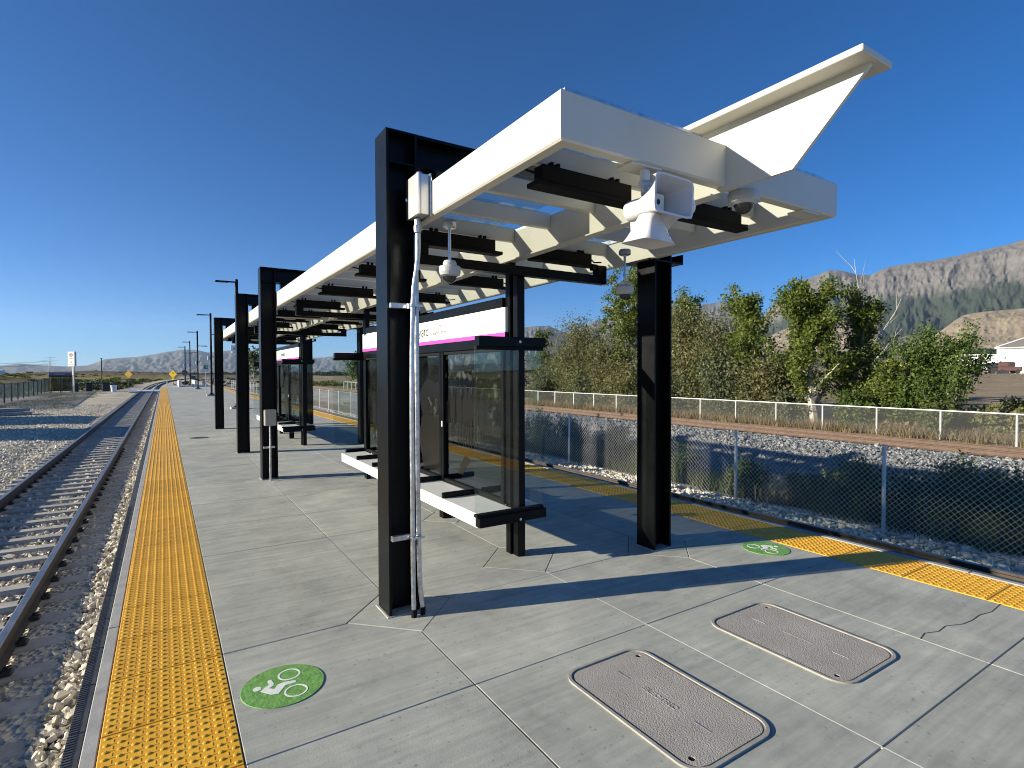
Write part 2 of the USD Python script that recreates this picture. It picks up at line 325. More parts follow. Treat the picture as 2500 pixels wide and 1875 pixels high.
# ------------------------------------------------------------------ ground sheet
def sst(a, b, x):
    t = np.clip((x - a) / (b - a), 0, 1); return t * t * (3 - 2 * t)
def fb(x, y, s, seed=0, o=4): return meshkit.fbm(np.stack([np.asarray(x, float) * s, np.asarray(y, float) * s, np.full(np.shape(x), seed * 7.3)], -1), o, seed)
BERMS = [(-56, 205, 46, 12, 2.5), (-30, 232, 26, 10, 2.3), (-4, 330, 60, 14, 3.0), (-34, 420, 80, 30, 4.2), (66, 172, 19, 14, 5.4), (84, 150, 18, 12, 4.0)]
def ground_z(x, y):
    x = np.asarray(x, float); y = np.asarray(y, float)
    z = np.full(np.broadcast(x, y).shape, -.80) - .075 * sst(-4.6, -3.6, x) * (1 - sst(-.2, .4, x)) + .085 * sst(-.98, -.74, x) * (1 - sst(-.2, .4, x))
    z = z - .08 * sst(9.3, 10.4, x) - .62 * sst(10.6, 12.8, x) * (1 - sst(15.5, 20.4, x)) - .05 * sst(20, 24, x)
    z = z + .22 * (fb(x, y, .55, 3) - .5) * sst(10, 12, x) * (1 - .7 * sst(18, 21, x)) + .05 * (fb(x, y, 1.9, 5) - .5)
    z = z + (fb(x, y, .12, 8) - .5) * .5 * (sst(28, 36, x) + sst(15, 30, -x))
    r = np.hypot(x, y); az = np.degrees(np.arctan2(x, y))
    side = sst(24, 52, az) * (1 - sst(130, 150, az))
    z = z + 2.25 * sst(48, 135, x) * sst(55, 62, az) + 1.4 * sst(135, 260, x) * side
    z = z + side * 132 * np.clip((r - 420) / 4300, 0, 1) ** 1.1
    for cx, cy, hx, hy, h in BERMS:
        q = np.hypot((x - cx) / hx, (y - cy) / hy)
        z = z + h * (1 - sst(.25, 1.0, q)) * (.85 + .3 * fb(x, y, .08, 11))
    return z
def ground_tint(x, y):
    n = fb(x, y, .22, 21)[:, None]; n2 = fb(x, y, .05, 23)[:, None]; n3 = fb(x, y, .9, 25)[:, None]
    def mixc(c, d, f): return c * (1 - f) + np.array(d) * f
    c = np.tile(np.array([.50, .45, .355]), (len(x), 1))                                     # pale ballast
    weeds = sst(.50, .62, n) * sst(5.5, 9, -x)[:, None] * sst(28, 50, y)[:, None]
    c = mixc(c, (.20, .19, .11), .7 * weeds)
    grey = (sst(6, 8, -x) * sst(48, 60, y))[:, None] * (1 - sst(.45, .6, n2)); c = mixc(c, (.24, .23, .22), .7 * grey)
    field = (np.maximum(sst(13.5, 17, -x), sst(104, 116, y) * sst(3.2, 5.5, np.abs(x + 2.06 - np.maximum(y - 105, 0) ** 2 / 3000)) * sst(3.2, 5.5, np.abs(x - 8.1 - np.maximum(y - 105, 0) ** 2 / 3000))) * (1 - sst(7, 12, x) * (1 - sst(104, 116, y))))[:, None]
    fc = mixc(mixc(np.tile(np.array([.25, .225, .06]), (len(x), 1)), (.20, .16, .09), sst(.42, .6, n)), (.34, .29, .05), sst(.55, .7, n2) * .8)
    c = c * (1 - field) + fc * field
    ditch = (sst(10.2, 11.5, x) * (1 - sst(15.0, 17.0, x)))[:, None]; c = mixc(c, (.20, .175, .13), ditch)
    c = mixc(c, (.22, .22, .21), (sst(15.5, 17, x) * (1 - sst(25.2, 26.3, x)))[:, None])      # grey ballast of the far track
    dry = sst(25.6, 27, x)[:, None]; c = c * (1 - dry) + mixc(np.tile(np.array([.30, .235, .15]), (len(x), 1)), (.17, .15, .08), sst(.4, .65, n)) * dry
    c = mixc(c, (.30, .235, .16), (sst(45, 70, x))[:, None] * (1 - .3 * n))
    r = np.hypot(x, y)[:, None]; c = mixc(c, (.075, .085, .045), sst(380, 700, r) * .85); c = mixc(c, (.13, .125, .08), sst(.5, .65, fb(x, y, .004, 31)[:, None]) * sst(600, 900, r) * .6)
    for cx, cy, hx, hy, h in BERMS:
        q = np.hypot((x - cx) / hx, (y - cy) / hy)[:, None]; c = mixc(c, (.075, .06, .05), (1 - sst(.7, 1.05, q)) * .9)
    return np.clip(c * (.92 + .16 * n3), .01, .9)
def spread(dense, far, n):
    a, b = dense[0], dense[-1]; g = np.geomspace(1.2, far, n)
    return np.concatenate([a - g[::-1], dense, b + g])
gx = spread(np.r_[np.arange(-16, 9, .8), np.arange(9, 29, .4), np.arange(29, 46, .9)], 19000, 62)
gy = spread(np.r_[np.arange(-9, 60, .8), np.arange(60, 135, 1.7)], 19000, 66)
GX, GY = np.meshgrid(gx, gy, indexing='ij'); gxf, gyf = GX.ravel(), GY.ravel()
ny = len(gy); ii, jj = np.meshgrid(np.arange(len(gx) - 1), np.arange(ny - 1), indexing='ij')
gq = np.stack([ii * ny + jj, (ii + 1) * ny + jj, (ii + 1) * ny + jj + 1, ii * ny + jj + 1], -1).reshape(-1, 4)
obj('ground', (np.c_[gxf, gyf, ground_z(gxf, gyf)], gq), 'ground_look', col=ground_tint(gxf, gyf), smooth=True, kind='structure')

# ------------------------------------------------------------------ mountains
def ridge_mesh(az, el, R0, R1, z0, n=420, m=90, amp=.1, gully=9., seed=0, back=.35, shape=None, tint=None, name='mountain', look='mountain_look', over=1.):
    A = np.linspace(az[0], az[-1], n); E = np.interp(A, az, el)
    t = np.linspace(0, 1 + back, m); AA, TT = np.meshgrid(np.radians(A), t, indexing='ij')
    RR = R0 + (R1 - R0) * TT; x = RR * np.sin(AA); y = RR * np.cos(AA)
    top = EYE + R1 * np.tan(np.radians(E))[:, None]
    s = np.interp(TT, *(shape or ([0, .25, .55, .8, 1, 1 + back], [0, .13, .42, .74, 1, .55])))
    s = s if shape is None else s
    L = R1 - R0
    u = AA * R1 / L * gully
    wob = meshkit.fbm(np.stack([u * .5, TT * 1.6, np.full_like(u, seed + .5)], -1), 4, seed) - .5
    g = meshkit.fbm(np.stack([u + wob * 1.3, TT * 2.6 + wob, np.full_like(u, seed * 3.1)], -1), 5, seed + 5)
    g2 = meshkit.fbm(np.stack([u * 2.6 + wob * 2, TT * 5.5, np.full_like(u, seed * 1.3)], -1), 4, seed + 15)
    rid = .66 * (1 - np.abs(2 * g - 1)) + .34 * (1 - np.abs(2 * g2 - 1))
    f = meshkit.fbm(np.stack([u * 6.5, TT * 14, np.full_like(u, seed * 1.7)], -1), 4, seed + 9) - .5
    env = np.clip(TT * 4, 0, 1) * np.clip((1.04 - TT) / .22, .12, 1)
    h = (top - z0)
    z = z0 + h * s + h * amp * over * ((rid - .72) * 1.6 + f * .55) * env
    fr = np.clip((z - z0) / h, 0, 1.2)
    c = tint(fr, rid, f, AA, TT)
    i, j = np.meshgrid(np.arange(n - 1), np.arange(m - 1), indexing='ij')
    q = np.stack([i * m + j, (i + 1) * m + j, (i + 1) * m + j + 1, i * m + j + 1], -1).reshape(-1, 4)
    return obj(name, (np.stack([x, y, z], -1).reshape(-1, 3), q), look, col=c.reshape(-1, 3), smooth=True, kind='structure')
def blend(a, b, f): return a + (np.asarray(b) - a) * f[..., None]
def tint_main(fr, rid, f, A, TT):
    rock = np.tile(np.array([.165, .15, .132]), fr.shape + (1,))
    st = .5 + .5 * np.sin(fr * 62 + f * 9); rock = blend(rock, (.118, .108, .098), st * .6); rock = blend(rock, (.24, .22, .195), sst(.16, .34, f + .08) * .6)
    wood = sst(.03, .16, .66 + .34 * f - fr + .18 * (.72 - rid)); c = blend(rock, (.036, .050, .032), wood * .93)
    return blend(c, (.19, .16, .11), sst(.02, .12, .20 + .3 * f - fr) * .9)
def tint_tan(fr, rid, f, A, TT):
    c = np.tile(np.array([.25, .20, .14]), fr.shape + (1,)); c = blend(c, (.15, .135, .105), sst(.0, .14, f) * .8)
    c = blend(c, (.32, .265, .19), sst(.08, .2, -f) * .7); return blend(c, (.12, .12, .08), sst(.16, .26, f) * .8)
def tint_blue(fr, rid, f, A, TT):
    c = np.tile(np.array([.10, .09, .078]), fr.shape + (1,)); c = blend(c, (.075, .075, .06), sst(-.03, .12, f) * .75); return blend(c, (.17, .15, .12), sst(.80, .95, rid) * .5)
ridge_mesh([50, 53.5, 55.5, 56.74, 58.7, 60.41, 61.4, 62.44, 63.3, 64.57, 65.6, 66.6, 68.21, 69.77, 71.26, 72.41, 73.52, 74.6, 75.43, 77, 80, 84, 90, 100],
           [.8, 2.6, 3.9, 4.93, 6.99, 8.3, 8.62, 9.02, 8.9, 8.45, 8.29, 8.77, 8.98, 9.05, 9.17, 9.37, 9.47, 9.65, 9.85, 10.3, 10.8, 10.9, 9.8, 8.5], 5200, 9200, 90, n=900, m=170, amp=.085, gully=11., seed=2,
           shape=([0, .2, .45, .7, .86, 1, 1.35], [0, .12, .36, .66, .86, 1, .6]), tint=tint_main)
ridge_mesh([26, 30, 33.55, 35.09, 36.3, 37.26, 38.46, 39.89, 41.07, 41.78, 43.19, 44.12, 46.5, 48.5, 50, 51.74, 53.44, 54.69, 55.52, 57.5, 60], [2.2, 3.6, 4.67, 4.80, 4.84, 4.4, 3.91, 4.56, 5.26, 5.22, 5.9, 6.3, 6.9, 6.7, 6.32, 6.57, 6.80, 6.56, 5.95, 4.2, 3],
           10200, 14500, 80, n=500, m=110, amp=.12, gully=14., seed=4, tint=tint_blue)
ridge_mesh([54, 56.5, 58, 59.13, 60.5, 62, 64, 65.5, 66.3, 67, 67.9, 69], [1.4, 2.6, 3.5, 4.0, 4.25, 4.45, 4.5, 4.4, 4.0, 3.1, 1.75, 1.2], 4200, 5100, 95, n=300, m=100, amp=.16, gully=6., seed=6,
           shape=([0, .3, .7, 1, 1.35], [0, .3, .78, 1, .9]), tint=tint_tan, name='foothill', look='hill_look')
ridge_mesh([65.5, 67.0, 68.2, 69.23, 70.0, 70.74, 71.3, 71.9, 72.6, 73.58, 75.49, 78, 82, 90], [1.2, 1.5, 1.8, 2.3, 2.85, 3.5, 4.0, 4.45, 4.62, 4.68, 4.74, 4.6, 4.2, 3.], 3900, 4700, 90, n=320, m=100, amp=.07, gully=7., seed=8,
           shape=([0, .3, .7, 1, 1.35], [0, .3, .78, 1, .9]), tint=tint_tan, name='foothill', look='hill_look')
ridge_mesh([-40, -30, -20, -14, -10.6, -9.5, -8, -6.5, -5.29, -4.6, -4.21, -3.1, -2, -.79, .94, 1.8, 2.6, 3.47, 4.4, 5.36, 6.2, 6.91, 8.5, 10.97, 13.5, 15.3, 17.07, 19, 22, 28], [.8, .9, .6, .5, .61, .78, .65, .55, .66, .95, 1.18, 1.31, 1.38, 1.62, 2.02, 2.12, 2.05, 1.88, 1.95, 2.16, 1.85, 1.6, 1.45, 1.36, 1.51, 1.71, 2.05, 2.3, 2.6, 3.0],
           13500, 19000, 0, n=640, m=90, amp=.24, gully=20., seed=12, tint=tint_blue)

# ------------------------------------------------------------------ platform
SPL = 86.0
DIA = .43
frames_y = [4.165, 10.59, 14.375, 20.93]
diamonds = []
def diamond(x, y, r=DIA): return Polygon([(x - r, y), (x, y - r), (x + r, y), (x, y + r)])
for fy in frames_y:
    diamonds += [diamond(1.57, fy - .04), diamond(4.48, fy - .04)]
for sy in (0, 10.2):
    diamonds += [diamond(3.02, 4.60 + sy), diamond(3.08, 6.47 + sy, .32), diamond(3.08, 8.0 + sy, .32), diamond(3.02, 9.75 + sy)]
platform = thing('platform', kind='structure')
dia_all = unary_union(diamonds)
ylines = [-4., -1.2, 1.29, 2.885, 4.115, 6.42, 7.65, 9.0, 10.55, 12.45, 14.3, 16.7, 18.4, 20.0, 22.4, 24.8, 28, 31, 34.2, 37.4, 40.6, 45, 50, 56, 62, 68, 74, 80, SPL]
xl = [.306, 1.565, 3.02, 4.47, 5.692]
def slab_piece(P):
    g = .0038
    for q in getattr(P, 'geoms', [P]):
        if q.area > .01: obj('slab', MB().poly(q.buffer(-g, join_style=2), -.12, 0, bev=.003), 'concrete', platform)
for j in range(len(ylines) - 1):
    for i in range(4):
        P = sbox(xl[i], ylines[j], xl[i + 1], ylines[j + 1])
        slab_piece(P.difference(dia_all))
for d in diamonds: slab_piece(d)
obj('platform_base', MB().box(-.375, 6.415, -4.05, SPL + .02, -1.4, -.014), 'curb_concrete', platform)
for x0, x1 in ((-.375, -.309), (6.349, 6.415)):
    for k in range(30):
        obj('curb_strip', MB().box(x0, x1, -4 + 3 * k + .004, -1 + 3 * k - .004, -.1, -.003, .004), 'curb_concrete', platform)
for side in (0, 1):
    n = 0
    for k in range(160):
        y0 = -2.2 + .53 * k
        if y0 > 70: break
        m = MB(); a, b = (-.452, -.378) if side == 0 else (6.418, 6.492)
        m.box(a, b, y0 + .003, y0 + .527, -.10, -.008, .004)
        if y0 < 9 and side == 0:
            for q in range(22): m.box(a + .002, a + .040, y0 + .014 + q * .0235, y0 + .026 + q * .0235, -.009, -.0045)
        obj('rubber_edge', m, 'rubber', platform)
obj('caulk_line', MB().box(3.012, 3.028, -4, 4.16, -.03, -.0015), 'caulk', platform)
# a crack in one slab
crk = np.array([(4.475, 1.679), (4.60, 1.70), (4.715, 1.657), (4.86, 1.665), (5.0, 1.61), (5.134, 1.595), (5.3, 1.60), (5.45, 1.57), (5.692, 1.585)])
obj('crack', MB().add(np.r_[np.c_[crk + [0, .004], np.full(9, .0012)], np.c_[crk - [0, .004], np.full(9, .0012)]], [[i, i + 1, 10 + i] for i in range(8)] + [[i, 10 + i, 9 + i] for i in range(8)]), 'rubber', platform)
# tactile paving: tiles with truncated domes
def tile_mesh(domes, dashes):
    m = MB().poly(sbox(.003, .003, .607, .607), -.02, .0, bev=.003)
    if domes:
        g = np.arange(8) * np.pi / 4; ring = np.c_[np.cos(g), np.sin(g)]
        fv = np.vstack([np.c_[ring * .0135, np.zeros(8)], np.c_[ring * .0115, np.full(8, .0034)], np.c_[ring * .0062, np.full(8, .0056)]])
        ff = []
        for r in (0, 1):
            for i in range(8):
                j = (i + 1) % 8; ff += [[r * 8 + i, r * 8 + j, r * 8 + 8 + j], [r * 8 + i, r * 8 + 8 + j, r * 8 + 8 + i]]
        ff += [[16, 16 + i, 17 + i] for i in range(1, 7)]
        for a in range(10):
            for b in range(10):
                x, y = .0305 + a * .061, .0305 + b * .061
                m.add(fv + [x, y, 0], ff)
                if dashes:
                    if a < 9: m.box(x + .012, x + .049, y - .0014, y + .0014, -.001, .0016)
                    if a < 9 and b < 9: m.box(x + .029, x + .032, y - .0015 + .018, y + .043, -.001, .0016)
    return m
tile_near, tile_mid, tile_far = tile_mesh(1, 1), tile_mesh(1, 0), tile_mesh(0, 0)
for sx, lab in ((-.305, 'yellow tactile strip along the left platform edge, by the white stone track'), (5.735 - .035, 'yellow tactile strip along the right platform edge, crossed by the shelter shadows')):
    strip = thing('tactile_strip', lab, 'tactile paving')
    y = 4.115 - .61 * 9; k = 0
    while y < 46:
        src = tile_near if y < 11 else tile_mid
        obj('tile', src, 'tactile', strip, loc=(sx, y, .001)); y += .61
    while y < SPL - 1.3:
        obj('tile', MB().box(.003, .607, .003, 1.827, -.02, .003, .003), 'tactile', strip, loc=(sx, y, .001)); y += 1.83

# ------------------------------------------------------------------ tracks
def track_path(xc, y0, y1, ys=105., rad=1500., step=4.):
    y = np.r_[y0, ys] if y1 <= ys else np.r_[y0, np.arange(ys, y1, step)]
    x = xc + np.where(y > ys, (np.maximum(y - ys, 0)) ** 2 / (2 * rad), 0); return x, y
def rail_mesh(xc, y0, y1, ztop, bend=True):
    x, y = track_path(0, y0, y1) if bend else (np.zeros(2), np.array([y0, y1]))
    prof_side = [(-.07, -.186), (.07, -.186), (.07, -.172), (.012, -.150), (.010, -.05), (.036, -.034), (.036, -.004)]
    prof_side = prof_side + [(-.036, -.004), (-.036, -.034), (-.010, -.05), (-.012, -.150), (-.07, -.172)]
    head = [(-.036, -.004), (.036, -.004), (.031, 0), (-.031, 0)]
    out = []
    for pr in (prof_side, head):
        m = MB(); P = np.array(pr); n = len(P); k = len(x)
        dx = np.gradient(x, y); nrm = np.c_[1 / np.hypot(1, dx), -dx / np.hypot(1, dx)]
        v = np.array([[x[i] + p[0] * nrm[i, 0] + xc, y[i] + p[0] * nrm[i, 1], ztop + p[1]] for i in range(k) for p in P])
        f = []
        for i in range(k - 1):
            for j in range(n):
                a, b = i * n + j, i * n + (j + 1) % n; f += [[a, b, b + n], [a, b + n, a + n]]
        out.append(m.add(v, f))
    return out
def railway(label, xl_, xr_, ztop, y0, y1, tie, ties, look=('rail_side', 'rail_top'), clips=0):
    t = thing('railway_track', label, 'railway track')
    for x in (xl_, xr_):
        a, b = rail_mesh(x, y0, y1, ztop)
        r = obj('rail', a, look[0], t); obj('rail_head', b, look[1], r)
    xc = (xl_ + xr_) / 2; zt = ztop - .192
    rng = np.random.default_rng(5)
    for k, y in enumerate(ties):
        hx = 1.20
        xo = xc + (max(y - 105, 0) ** 2 / 3000.)
        jz = rng.uniform(-.006, .006)
        m = MB().box(xo - hx, xo + hx, y - .115, y + .115, zt - .2, zt + jz, .02)
        q = obj('tie', m, tie, t)
        if clips and y < clips:
            for x in (xl_, xr_):
                for s in (-1, 1):
                    c = MB()
                    c.box(x + s * .105 - .045, x + s * .105 + .045, y - .06, y + .06, zt, zt + .035, .012)
                    c.tube([(x + s * .07, y - .03, zt + .05), (x + s * .12, y - .03, zt + .065), (x + s * .13, y + .03, zt + .06), (x + s * .075, y + .03, zt + .05)], .011, 5)
                    obj('rail_clip', c, 'clip_steel', q)
    return t
railway('left railway track on concrete ties beside the pale stone yard', -2.80, -1.33, -.61, -6, 420, 'tie_concrete', np.arange(-.04, 92, .655), clips=24)
railway('right railway track close under the platform edge, in front of the chain link fence', 7.37, 8.84, -.61, -6, 420, 'tie_concrete', np.arange(-2, 60, .66), clips=0)
railway('rusty brown far track on the grey stone bank beyond the bushes', 22.75, 24.22, -.70, -25, 420, 'tie_wood', np.arange(-6, 60, .56), look=('rusty_rail', 'rusty_rail'))

# broken stone: every stone real, too many to count
rng = np.random.default_rng(11)
def stones(name, pts, size, look, kindlab, seed):
    r = np.random.default_rng(seed)
    pi = UsdGeom.PointInstancer.Define(stage, f'/World/{name}'); tgt = []
    for k in range(4):
        p = r.normal(size=(11, 3)); p /= np.linalg.norm(p, axis=1, keepdims=True); p *= r.uniform(.75, 1.1, (11, 1)) * [1.15, .9, .65]
        h = trimesh.convex.convex_hull(p)
        m = usdkit.mesh(stage, f'/World/{name}/stone_{k:03d}', h, MAT[look]); tgt.append(m.GetPath())
    n = len(pts); q = r.normal(size=(n, 4)); q /= np.linalg.norm(q, axis=1, keepdims=True)
    pi.CreatePrototypesRel().SetTargets(tgt)
    pi.CreateProtoIndicesAttr(Vt.IntArray.FromNumpy(r.integers(0, 4, n).astype(np.int32)))
    pi.CreatePositionsAttr(Vt.Vec3fArray.FromNumpy(pts.astype(np.float32)))
    pi.CreateOrientationsAttr(Vt.QuathArray([Gf.Quath(float(a[0]), float(a[1]), float(a[2]), float(a[3])) for a in q]))
    s = size * r.lognormal(0, .28, n); pi.CreateScalesAttr(Vt.Vec3fArray.FromNumpy(np.repeat(s[:, None], 3, 1).astype(np.float32)))
    tag(pi, kindlab, 'ballast', kind='stuff')
P = []
def band(x0f, x1f, y0, y1, dens, zoff=0.):
    n = int(dens * (y1 - y0) * abs(x1f(y1) - x0f(y1) + x1f(y0) - x0f(y0)) / 2)
    y = rng.uniform(y0, y1, n); u = rng.uniform(0, 1, n); x = x0f(y) + (x1f(y) - x0f(y)) * u
    P.append(np.c_[x, y, ground_z(x, y) + zoff + rng.uniform(-.012, .022, n)])
wed = lambda y: -1.2 - .22 * y
band(wed, lambda y: -.40 + 0 * y, 2, 9, 560); band(wed, lambda y: -.40 + 0 * y, 9, 18, 330); band(wed, lambda y: -.40 + 0 * y, 18, 34, 110); band(wed, lambda y: -.40 + 0 * y, 34, 60, 30)
P = np.vstack(P); P[:, 2] += .006
onr = (np.abs(P[:, 0] + 1.33) < .09) | (np.abs(P[:, 0] + 2.80) < .09)
P = P[~onr]
# keep most stones off the ties
ph = np.abs((P[:, 1] + .04 + .3275) % .655 - .3275); keep = ~((ph < .12) & (P[:, 0] > -3.26) & (P[:, 0] < -.87)) | (rng.uniform(size=len(P)) < .03)
P = P[keep]; near = P[:, 1] < 18
stones('left_ballast', np.vstack([P[near]]), .034, 'stone', 'pale broken stone between and beside the rails of the left track', 3)
stones('far_left_ballast', np.vstack([P[~near]]), .036, 'stone', 'pale broken stone of the yard far along the left track', 4)
P = []
band(lambda y: 8.95 + 0 * y, lambda y: 10.5 + 0 * y, -1, 40, 190); band(lambda y: 15.6 + 0 * y, lambda y: 22.3 + 0 * y, -2, 30, 75); band(lambda y: 16 + 0 * y, lambda y: 22.3 + 0 * y, 30, 60, 35)
P = np.vstack(P); a = P[:, 0] < 12
stones('right_ballast', P[a], .045, 'stone', 'pale broken stone along the foot of the near chain link fence', 5)
stones('far_right_ballast', P[~a], .062, 'stone_grey', 'grey broken stone bank below the far brown rails', 6)
for x0, x1, y, a in ((-.80, -.45, 5.10, .1), (-.74, -.45, 6.12, -.1), (-.76, -.45, 8.4, .15)):
    c, s_ = math.cos(a), math.sin(a)
    obj('timber_block', MB().box(-.18, .18, -.055, .055, -.06, .06, .012, frame(((x0 + x1) / 2, y, -.855), (c, s_, 0), (-s_, c, 0), (0, 0, 1))), 'timber', label=('nearest', 'middle', 'farthest')[{5.10: 0, 6.12: 1, 8.4: 2}[y]] + ' dark timber block end in the stones under the left platform edge', cat='timber', group='timber blocks under the platform edge')
# ------------------------------------------------------------------ steel portal frames
def isec(m, x0, x1, y0, y1, z0, z1, axis):
    """wide-flange section: axis 'z' column (flanges face x), axis 'x' beam (flanges face z)"""
    if axis == 'z':
        m.box(x0, x0 + .024, y0, y1, z0, z1, .003); m.box(x1 - .024, x1, y0, y1, z0, z1, .003); yc = (y0 + y1) / 2; m.box(x0 + .024, x1 - .024, yc - .009, yc + .009, z0, z1)
    else:
        m.box(x0, x1, y0, y1, z1 - .024, z1, .003); m.box(x0, x1, y0, y1, z0, z0 + .024, .003); yc = (y0 + y1) / 2; m.box(x0, x1, yc - .009, yc + .009, z0 + .024, z1 - .024)
    return m
PL = ['nearest black steel portal frame, straddling the near end of the white canopy', 'second black steel portal frame, carrying a small tan electrical box on its left column',
      'third black steel portal frame, just past the gap after the first shelter', 'fourth and farthest black steel portal frame, at the far end of the canopy']
for fy, lab in zip(frames_y, PL):
    t = thing('portal_frame', lab, 'steel frame')
    y0, y1 = fy - .127, fy + .127
    for x0, x1 in ((1.443, 1.70), (4.342, 4.60)):
        m = isec(MB(), x0, x1, y0, y1, .0, 3.75, 'z'); m.box(x0 + .024, x1 - .024, y0 + .003, y1 - .003, 3.735, 3.75); m.box(x0 + .024, x1 - .024, y0 + .003, y1 - .003, 3.495, 3.51)
        c = obj('column', m, 'black_paint', t)
        obj('grout_pad', MB().poly(sbox(x0 - .02, y0 - .02, x1 + .02, y1 + .02), -.02, .006, bev=.005), 'curb_concrete', c)
        obj('bolt', MB().lathe([(0, .012), (.012, .012), (.012, 0)], (x0 + .1, y0 + .05, .006), 6), 'galvanised', c)
    obj('cross_beam', isec(MB(), 1.70, 4.342, y0, y1, 3.497, 3.748, 'x'), 'black_paint', t)
    for x in (1.84, 4.20):
        obj('hanger', MB().box(x - .05, x + .05, fy - .06, fy + .06, 3.322, 3.497, .004), 'black_paint', t)
    m = MB().box(4.20, 4.72, y0 - .05, y1 + .05, 3.035, 3.055, .002); m.box(4.70, 4.72, y0 - .05, y1 + .05, 3.055, 3.14, .002)
    obj('beam_seat', m, 'black_paint', t)

# ------------------------------------------------------------------ canopies
CX = 3.02
def canopy(Y0, Y1, label, fin):
    t = thing('canopy', label, 'canopy')
    zt, zb, w = 3.32, 3.06, .085
    b = .011; pr = [(0, zb + b), (0, zt - b), (b, zt), (w - b, zt), (w, zt - b), (w, zb + b), (w - b, zb), (b, zb)]
    def mitred(P0, P1, inward):
        P0, P1 = np.array(P0, float), np.array(P1, float); d = (P1 - P0) / np.linalg.norm(P1 - P0); n_ = np.array(inward, float)
        v = [np.r_[P0 + (d + n_) * a, z] for a, z in pr] + [np.r_[P1 + (n_ - d) * a, z] for a, z in pr]
        return MB().add(v, sum([[[i, (i + 1) % 8, 8 + (i + 1) % 8], [i, 8 + (i + 1) % 8, 8 + i]] for i in range(8)], []))
    obj('edge_beam', mitred((1.701, Y0), (1.701, Y1), (1, 0)), 'white_paint', t); obj('edge_beam', mitred((4.339, Y0), (4.339, Y1), (-1, 0)), 'white_paint', t)
    obj('fascia_beam', mitred((1.701, Y0), (4.339, Y0), (0, 1)), 'white_paint', t); obj('fascia_beam', mitred((1.701, Y1), (4.339, Y1), (0, -1)), 'white_paint', t)
    # spine: web, bottom flange lip, and at the near end a fin with a broad top flange
    prof = [(Y0 + w, 3.03), (Y1 - w, 3.03), (Y1 - w, 3.325), (Y0 + 1.55, 3.325), (Y0 + 1.45, 3.44), (Y0 + w, 3.44)]
    M = frame((CX - .0125, 0, 0), (0, 1, 0), (0, 0, 1), (1, 0, 0))
    m = MB().poly(Polygon(prof), -.0, .025, M)
    if fin:
        m.poly(Polygon([(Y0 + w, 3.03), (Y0 + w, 3.44), (1.375, 3.44), (1.375, 3.43), (1.775, 3.03)]), 0, .025, M)
    s = obj('spine_beam', m, 'white_paint', t)
    m = MB().box(CX - .05, CX + .05, Y0 + w, Y1 - w, 3.018, 3.030, .002)
    obj('bottom_flange', m, 'white_paint', s)
    if fin:
        obj('top_flange', MB().box(2.868, 3.172, 1.345, Y0 + 1.45, 3.44, 3.475, .004), 'white_paint', s)
    ry = np.arange(Y0 + .63, Y1 - .3, .611)
    for k, y in enumerate(ry):
        for a, b in ((1.701 + w, CX - .0125), (CX + .0125, 4.339 - w)):
            obj('rafter', MB().box(a, b, y, y + .055, 3.202, 3.340, .006), 'white_paint', t)
    # roof panes and the raised metal edge round them
    ed = [Y0 + .09] + list(ry[1::2] + .027) + [Y1 - .09]
    for a, b in zip(ed[:-1], ed[1:]):
        for x0, x1 in ((1.80, CX - .17), (CX + .17, 4.24)):
            obj('roof_pane', MB().box(x0, x1, a + .006, b - .006, 3.347, 3.359), 'roof_glass', t)
    m = MB()
    for x0 in (1.775, 4.245):
        m.box(x0, x0 + .02, Y0 + .075, Y1 - .075, 3.321, 3.368, .002)
    for y in (Y0 + .06, Y1 - .075): m.box(1.775, CX - .16 if fin and y < Y0 + 1 else 4.265, y, y + .02, 3.321, 3.368, .002)
    if fin: m.box(CX + .16, 4.265, Y0 + .06, Y0 + .08, 3.321, 3.368, .002)
    obj('flashing', m, 'galvanised', t)
    for x in (2.2, 3.9):
        obj('junction_plate', MB().box(x, x + .22, Y0 + .01, Y0 + .13, 3.045, 3.059, .002), 'white_paint', t)
    return ry
ry1 = canopy(2.208, 12.42, 'long white steel canopy with glass roof, nearest, its pointed fin rising at the end', True)
ry2 = canopy(12.47, 22.60, 'second white canopy behind the first, over the farther shelter', False)

# black linear lights under the rafters
def light(x0, x1, y, label, group):
    t = thing('linear_light', label, 'light fixture', group, (0, y, 0))
    lo = .05 if x0 < CX else .0
    obj('housing', MB().box(x0 + .05, x1 - .08, -.05, .05, 3.065, 3.170, .004), 'black_matte', t)
    obj('trim', MB().box(x0, x1, -.058, .058, 3.035, 3.065, .004), 'black_matte', t)
    for xc in (x0 + .17, x1 - .20):
        for d in (-.025, .025): obj('clip', MB().box(xc + d - .010, xc + d + .010, -.02, .02, 3.170, 3.206), 'black_matte', t)
    obj('cable', MB().tube([(x1 - .08, 0, 3.12), (x1 - .04, 0, 3.12), (x1 + .01, .02, 3.10), (x1 + .14, .05, 3.12)] if x0 > CX else [(x0 + .05, 0, 3.12), (x0 - .02, .01, 3.13), (x0 - .13, .03, 3.16)], .008, 6), 'black_matte', t)
for cn, (y0, lab) in enumerate(((2.80, 'near'), (13.06, 'second'))):
    for k in range(6):
        y = y0 + 1.83 * k
        for side, (a, b) in (('left', (1.93, 2.81)), ('right', (3.17, 4.03))):
            if cn == 0 and k == 0: l = f'nearest black linear light fixture, under the {side} half of the near canopy end' if side == 'right' else 'nearest black linear light fixture, left of the horn loudspeakers'
            elif cn == 0 and k == 1: l = f'black linear light fixture in the second row under the near canopy, {side} of the spine'
            else: l = f'black linear light fixture deeper under the {lab} canopy, {side} of the spine'
            light(a, b, y, l, f'lights deeper under the {lab} canopy, {side} side' if not (cn == 0 and k < 2) else None)

